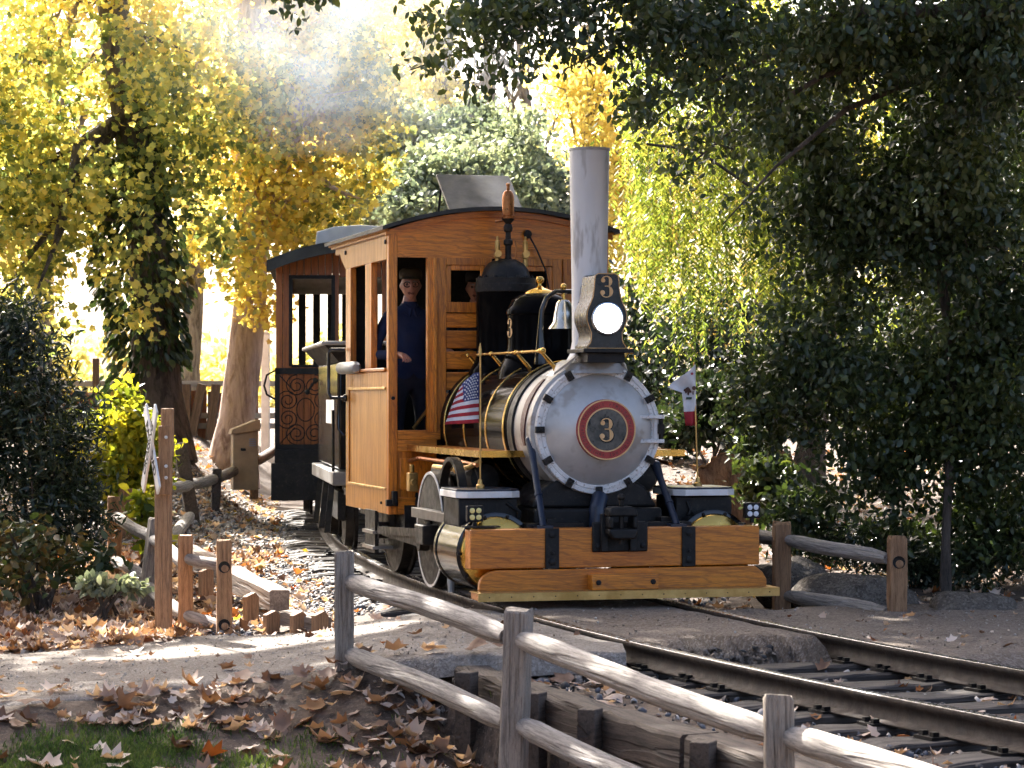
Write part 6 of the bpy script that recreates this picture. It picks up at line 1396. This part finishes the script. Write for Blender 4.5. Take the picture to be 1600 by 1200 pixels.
# ------------------------------------------------------------------ leaves on the ground
M['dl1'] = leaf_mat('dry_leaf_tan', [(.38, .26, .19), (.53, .40, .31), (.65, .53, .43), (.72, .62, .53)], .25, .7, .25, 2, .8, (1.2, .9, .5))
M['dl2'] = leaf_mat('dry_leaf_orange', [(.16, .055, .02), (.30, .12, .035), (.40, .18, .055), (.30, .15, .06)], .3, .6, .25, 2, .8, (1.3, .8, .4))
M['dl3'] = leaf_mat('dry_leaf_brown', [(.10, .055, .035), (.19, .11, .07), (.28, .175, .12), (.38, .26, .19)], .2, .7, .25, 2, .8, (1.2, .9, .5))
M['dl4'] = leaf_mat('fallen_leaf_yellow', [(.45, .32, .04), (.55, .38, .05), (.40, .26, .04), (.30, .2, .05)], .4, .6, .25, 2, .8)
def leaf_outline(seed, nsub=1):
    """one curled five-lobed leaf about 1 across, centre at the origin"""
    rr = random.Random(seed); pts = []; lob = [(-90, .34, 0), (-58, .44, 1), (-34, .44, 0), (-10, .66, 1), (14, .50, 0), (42, .80, 1), (64, .56, 0), (90, .90, 1), (116, .56, 0), (138, .80, 1), (166, .50, 0), (190, .66, 1), (214, .44, 0), (238, .44, 1)]
    for a, r_, _ in lob:
        a = RAD(a + rr.uniform(-5, 5)); q = r_ * rr.uniform(.85, 1.12) * .62; pts.append((q * math.cos(a), q * math.sin(a) ))
    c1, c2, ph = rr.uniform(.2, .9), rr.uniform(-.3, .8), rr.uniform(0, 6)
    def zf(x, y): return c1 * x * x + c2 * y * y * .8 + .10 * math.sin(6 * x + ph) * math.cos(5 * y) + .16 * max(0, math.hypot(x, y) - .25) * math.sin(3 * math.atan2(y, x) + ph)
    vs = [(0, 0, zf(0, 0))]; n = len(pts)
    for x, y in pts: vs.append((x * .5, y * .5, zf(x * .5, y * .5)))
    for x, y in pts: vs.append((x, y, zf(x, y)))
    fs = [(0, 1 + i, 1 + (i + 1) % n) for i in range(n)] + [(1 + i, 1 + n + i, 1 + n + (i + 1) % n) for i in range(n)] + [(1 + i, 1 + n + (i + 1) % n, 1 + (i + 1) % n) for i in range(n)]
    st = len(vs); vs += [(-.006, -.15, zf(0, -.15) + .004), (.006, -.15, zf(0, -.15) + .004), (rr.uniform(-.1, .1), -.52, zf(0, -.3) + rr.uniform(0, .12))]; fs.append((st, st + 1, st + 2))
    return np.array(vs), np.array(fs)
LV = [leaf_outline(s) for s in range(10)]
leaf_me = [[np_mesh('fallen_leaf', v, f, m, True) for m in (M['dl1'], M['dl2'], M['dl3'], M['dl4'])] for v, f in LV]
def surface_z(x, y):
    z = ground_z(x, y); d = x - rail_x(y) - GAUGE / 2
    yn_ = np.interp(x, PN[:, 0], PN[:, 1]); yf_ = np.interp(x, PF[:, 0], PF[:, 1])
    z = np.where((d < -.68) & (y > yn_ + .03) & (y < yf_ - .03), np.maximum(z, path_z(x) + .006), z)
    z = np.where((d > .68) & (y > 13.6) & (y < 16.4), np.maximum(z, -.025), z)
    return z
r = np.random.default_rng(301)
ZONES = [  # x range, y range, how many, sizes, weights of the four colours, label, group
 ((-3.0, 0.6), (11.2, 14.2), 120, (.12, .22), (.68, .06, .26, .0), 'dry brown sycamore leaf lying on the soil in front of the path', 'fallen leaves in front of the path'),
 ((-4.1, -2.2), (17.3, 20.0), 80, (.12, .20), (.58, .10, .32, .0), 'dry brown sycamore leaf lying behind the path left of the fence', 'fallen leaves left of the fence'),
 ((-2.3, -.9), (17.6, 26.0), 34, (.10, .17), (.35, .35, .2, .10), 'fallen leaf on the pale gravel between fence and track', 'fallen leaves on the gravel'),
 ((.4, 2.9), (10.0, 13.6), 26, (.12, .19), (.75, .1, .15, 0), 'dry pale sycamore leaf lying in the railway track', 'fallen leaves in the track'),
 ((-3.3, -.4), (14.3, 16.6), 18, (.08, .15), (.6, .1, .3, 0), 'dry curled leaf lying on the gritty path', 'fallen leaves on the path'),
 ((2.0, 3.6), (16.4, 18.0), 16, (.09, .15), (.5, .2, .3, 0), 'dry leaf lying among the boulders by the short fence', 'fallen leaves by the boulders')]
for (xa, xb_), (ya, yb), n, (sa, sb_), w, lb, gp in ZONES:
    for i in range(n):
        x = r.uniform(xa, xb_); y = r.uniform(ya, yb); s = r.uniform(sa, sb_)
        c_ = int(r.choice(4, p=np.array(w) / sum(w))); me = leaf_me[r.integers(10)][c_]
        o = place('fallen_leaf', me, None, (x, y, float(surface_z(x, y)) + .014 + .06 * s), (r.normal(0, .22), r.normal(0, .22), r.uniform(0, 6.28)), (s, s * r.uniform(.6, 1.1), s * r.uniform(.4, 1.15)))
        tag(o, lb.replace('dry ', '').replace('brown ', '').replace('pale ', '').replace('fallen leaf', 'leaf').replace('sycamore leaf', ('pale tan', 'orange brown', 'dark brown', 'yellow')[c_] + ' sycamore leaf') if 'sycamore' in lb else lb.replace('leaf', ('pale tan', 'orange brown', 'dark brown', 'yellow')[c_] + ' leaf'), 'leaf', gp)
def litter(name, label, n, xr, yr, size, mats, w, seed, keep=None, lift=.02, tilt=.32):
    r = np.random.default_rng(seed); x = r.uniform(*xr, n); y = yr[0] + (yr[1] - yr[0]) * r.random(n) ** 1.2
    if keep is not None: k = keep(x, y); x = x[k]; y = y[k]; n = len(x)
    P = np.stack([x, y, surface_z(x, y) + lift * r.random(n) + .01], -1); D = np.stack([r.normal(0, 1, n), r.normal(0, 1, n), r.normal(0, tilt, n)], -1); N = np.stack([r.normal(0, tilt, n), r.normal(0, tilt, n), np.ones(n)], -1)
    s = size[0] + (size[1] - size[0]) * r.random(n) ** 1.5; v, f = leaf_arrays(P, s, T_LOBED, r, D=D, N=N, curl=1.2); pick = r.choice(len(mats), n, p=np.array(w) / sum(w))
    o = place(name, np_mesh(name, v, f, mats, True, np.repeat(pick, 5))); tag(o, label, kind='stuff'); return o
DL = [M['dl1'], M['dl2'], M['dl3'], M['dl4']]
litter('leaf_litter', 'layer of dry leaves on the soil in front of the path', 3400, (-3.6, 1.1), (10.4, 14.3), (.04, .15), DL, (.58, .05, .37, .0), 311, lambda x, y: (x - rail_x(y) < -1.25) & (lump(x, y, 1.6) + .4 > 0) & ((np.abs(x + 1.85) > .95) | (y < 11.9) | (y > 13.6) | (np.modf(x * 913.7)[0] > -.22)))
litter('leaf_litter', 'thick layer of dry leaves under the dark shrub', 5200, (-5.2, -2.2), (17.1, 24.0), (.04, .13), DL, (.56, .06, .38, .0), 312)
litter('leaf_litter', 'scattered leaves on the gravel and bank left of the track', 4800, (-6.5, -1.2), (17.4, 38.0), (.03, .11), DL, (.70, .05, .20, .05), 313, lambda x, y: (x - rail_x(y) < -.5))
litter('leaf_litter', 'scattered leaves on the ground beyond the track', 2600, (1.2, 5.5), (14.8, 32.0), (.03, .11), DL, (.5, .15, .3, .05), 314, lambda x, y: (x - rail_x(y) - GAUGE > .4) & (y > 16.4))
litter('leaf_litter', 'dry leaf scraps between the rails', 300, (-.3, 3.4), (8.5, 14.3), (.03, .10), DL, (.7, .1, .2, 0), 315, lambda x, y: (x - rail_x(y) > -1.0) & (x - rail_x(y) < 1.9))
litter('leaf_litter', 'few scraps of leaf on the path and crossing', 150, (-4.0, 3.2), (14.2, 17.0), (.02, .07), DL, (.5, .1, .4, 0), 316)
# grass tufts at the bottom left
def grass(n, seed):
    r = np.random.default_rng(seed); x = r.uniform(-3.0, .2, n * 3); y = r.uniform(11.6, 13.75, n * 3)
    dens = np.clip(1.1 - ((x + 1.9) / 1.0) ** 2 * .9, .03, 1) * np.clip(.55 + .9 * lump(x, y, 2.3), 0, 1) * np.clip((13.75 - y) / .35, 0, 1); k = r.random(n * 3) < dens; x = x[k]; y = y[k]; n = len(x)
    h = r.uniform(.015, .05, n); a = r.random(n) * 6.28; ln = r.normal(0, .5, (n, 2)) * h[:, None]; w = r.uniform(.0022, .0045, n)
    z = ground_z(x, y); b = np.stack([x, y, z], -1); dx = np.stack([np.cos(a) * w, np.sin(a) * w, 0 * a], -1); mid = b + np.stack([ln[:, 0] * .4, ln[:, 1] * .4, h * .6], -1); tip = b + np.stack([ln[:, 0], ln[:, 1], h], -1)
    V = np.stack([b - dx, b + dx, mid + dx * .7, mid - dx * .7, tip], 1); F = np.array([(0, 1, 2), (0, 2, 3), (3, 2, 4)])[None] + (np.arange(n) * 5)[:, None, None]
    o = place('grass', np_mesh('grass', V.reshape(-1, 3), F.reshape(-1, 3), leaf_mat('grass_blade', [(.04, .075, .02), (.075, .13, .03), (.13, .19, .045), (.22, .26, .07)], .4, .5, .3, 2, .6))); tag(o, 'short patchy green grass at the bottom left corner', kind='stuff')
grass(26000, 401)
# ------------------------------------------------------------------ smoke drifting over the trees
def smoke(center, rad, dens, seed):
    bm = bmesh.new(); bmesh.ops.create_icosphere(bm, subdivisions=3, radius=1)
    me = bpy.data.meshes.new('smoke'); bm.to_mesh(me); bm.free(); o = place('smoke', me, None, center, None, rad)
    m = bpy.data.materials.new('smoke'); m.use_nodes = True; nt = m.node_tree; nt.nodes.remove(nt.nodes['Principled BSDF'])
    pv = nt.nodes.new('ShaderNodeVolumePrincipled'); pv.inputs['Color'].default_value = (.74, .86, 1.0, 1); pv.inputs['Anisotropy'].default_value = .3
    v = coords(nt); ln = nt.nodes.new('ShaderNodeVectorMath'); ln.operation = 'LENGTH'; nt.links.new(v, ln.inputs[0])
    fall = ramp(nt, ln.outputs['Value'], [(.15, 1.0), (.95, 0.0)]); nz = ramp(nt, noise_tex(nt, coords(nt, (1.6, 1.6, 1.6)), 1.7, 4, .6, .6), [(.38, 0.0), (.68, 1.0)])
    mu = nt.nodes.new('ShaderNodeMath'); mu.operation = 'MULTIPLY'; nt.links.new(fall, mu.inputs[0]); nt.links.new(nz, mu.inputs[1])
    m2 = nt.nodes.new('ShaderNodeMath'); m2.operation = 'MULTIPLY'; nt.links.new(mu.outputs[0], m2.inputs[0]); m2.inputs[1].default_value = dens
    nt.links.new(m2.outputs[0], pv.inputs['Density']); nt.links.new(pv.outputs[0], nt.nodes['Material Output'].inputs['Volume']); me.materials.append(m)
    tag(o, 'thin white smoke drifting in front of the yellow crowns', kind='stuff'); return o
smoke(at(520, 40, 30.5), (2.9, 1.3, 1.8), .30, 1)
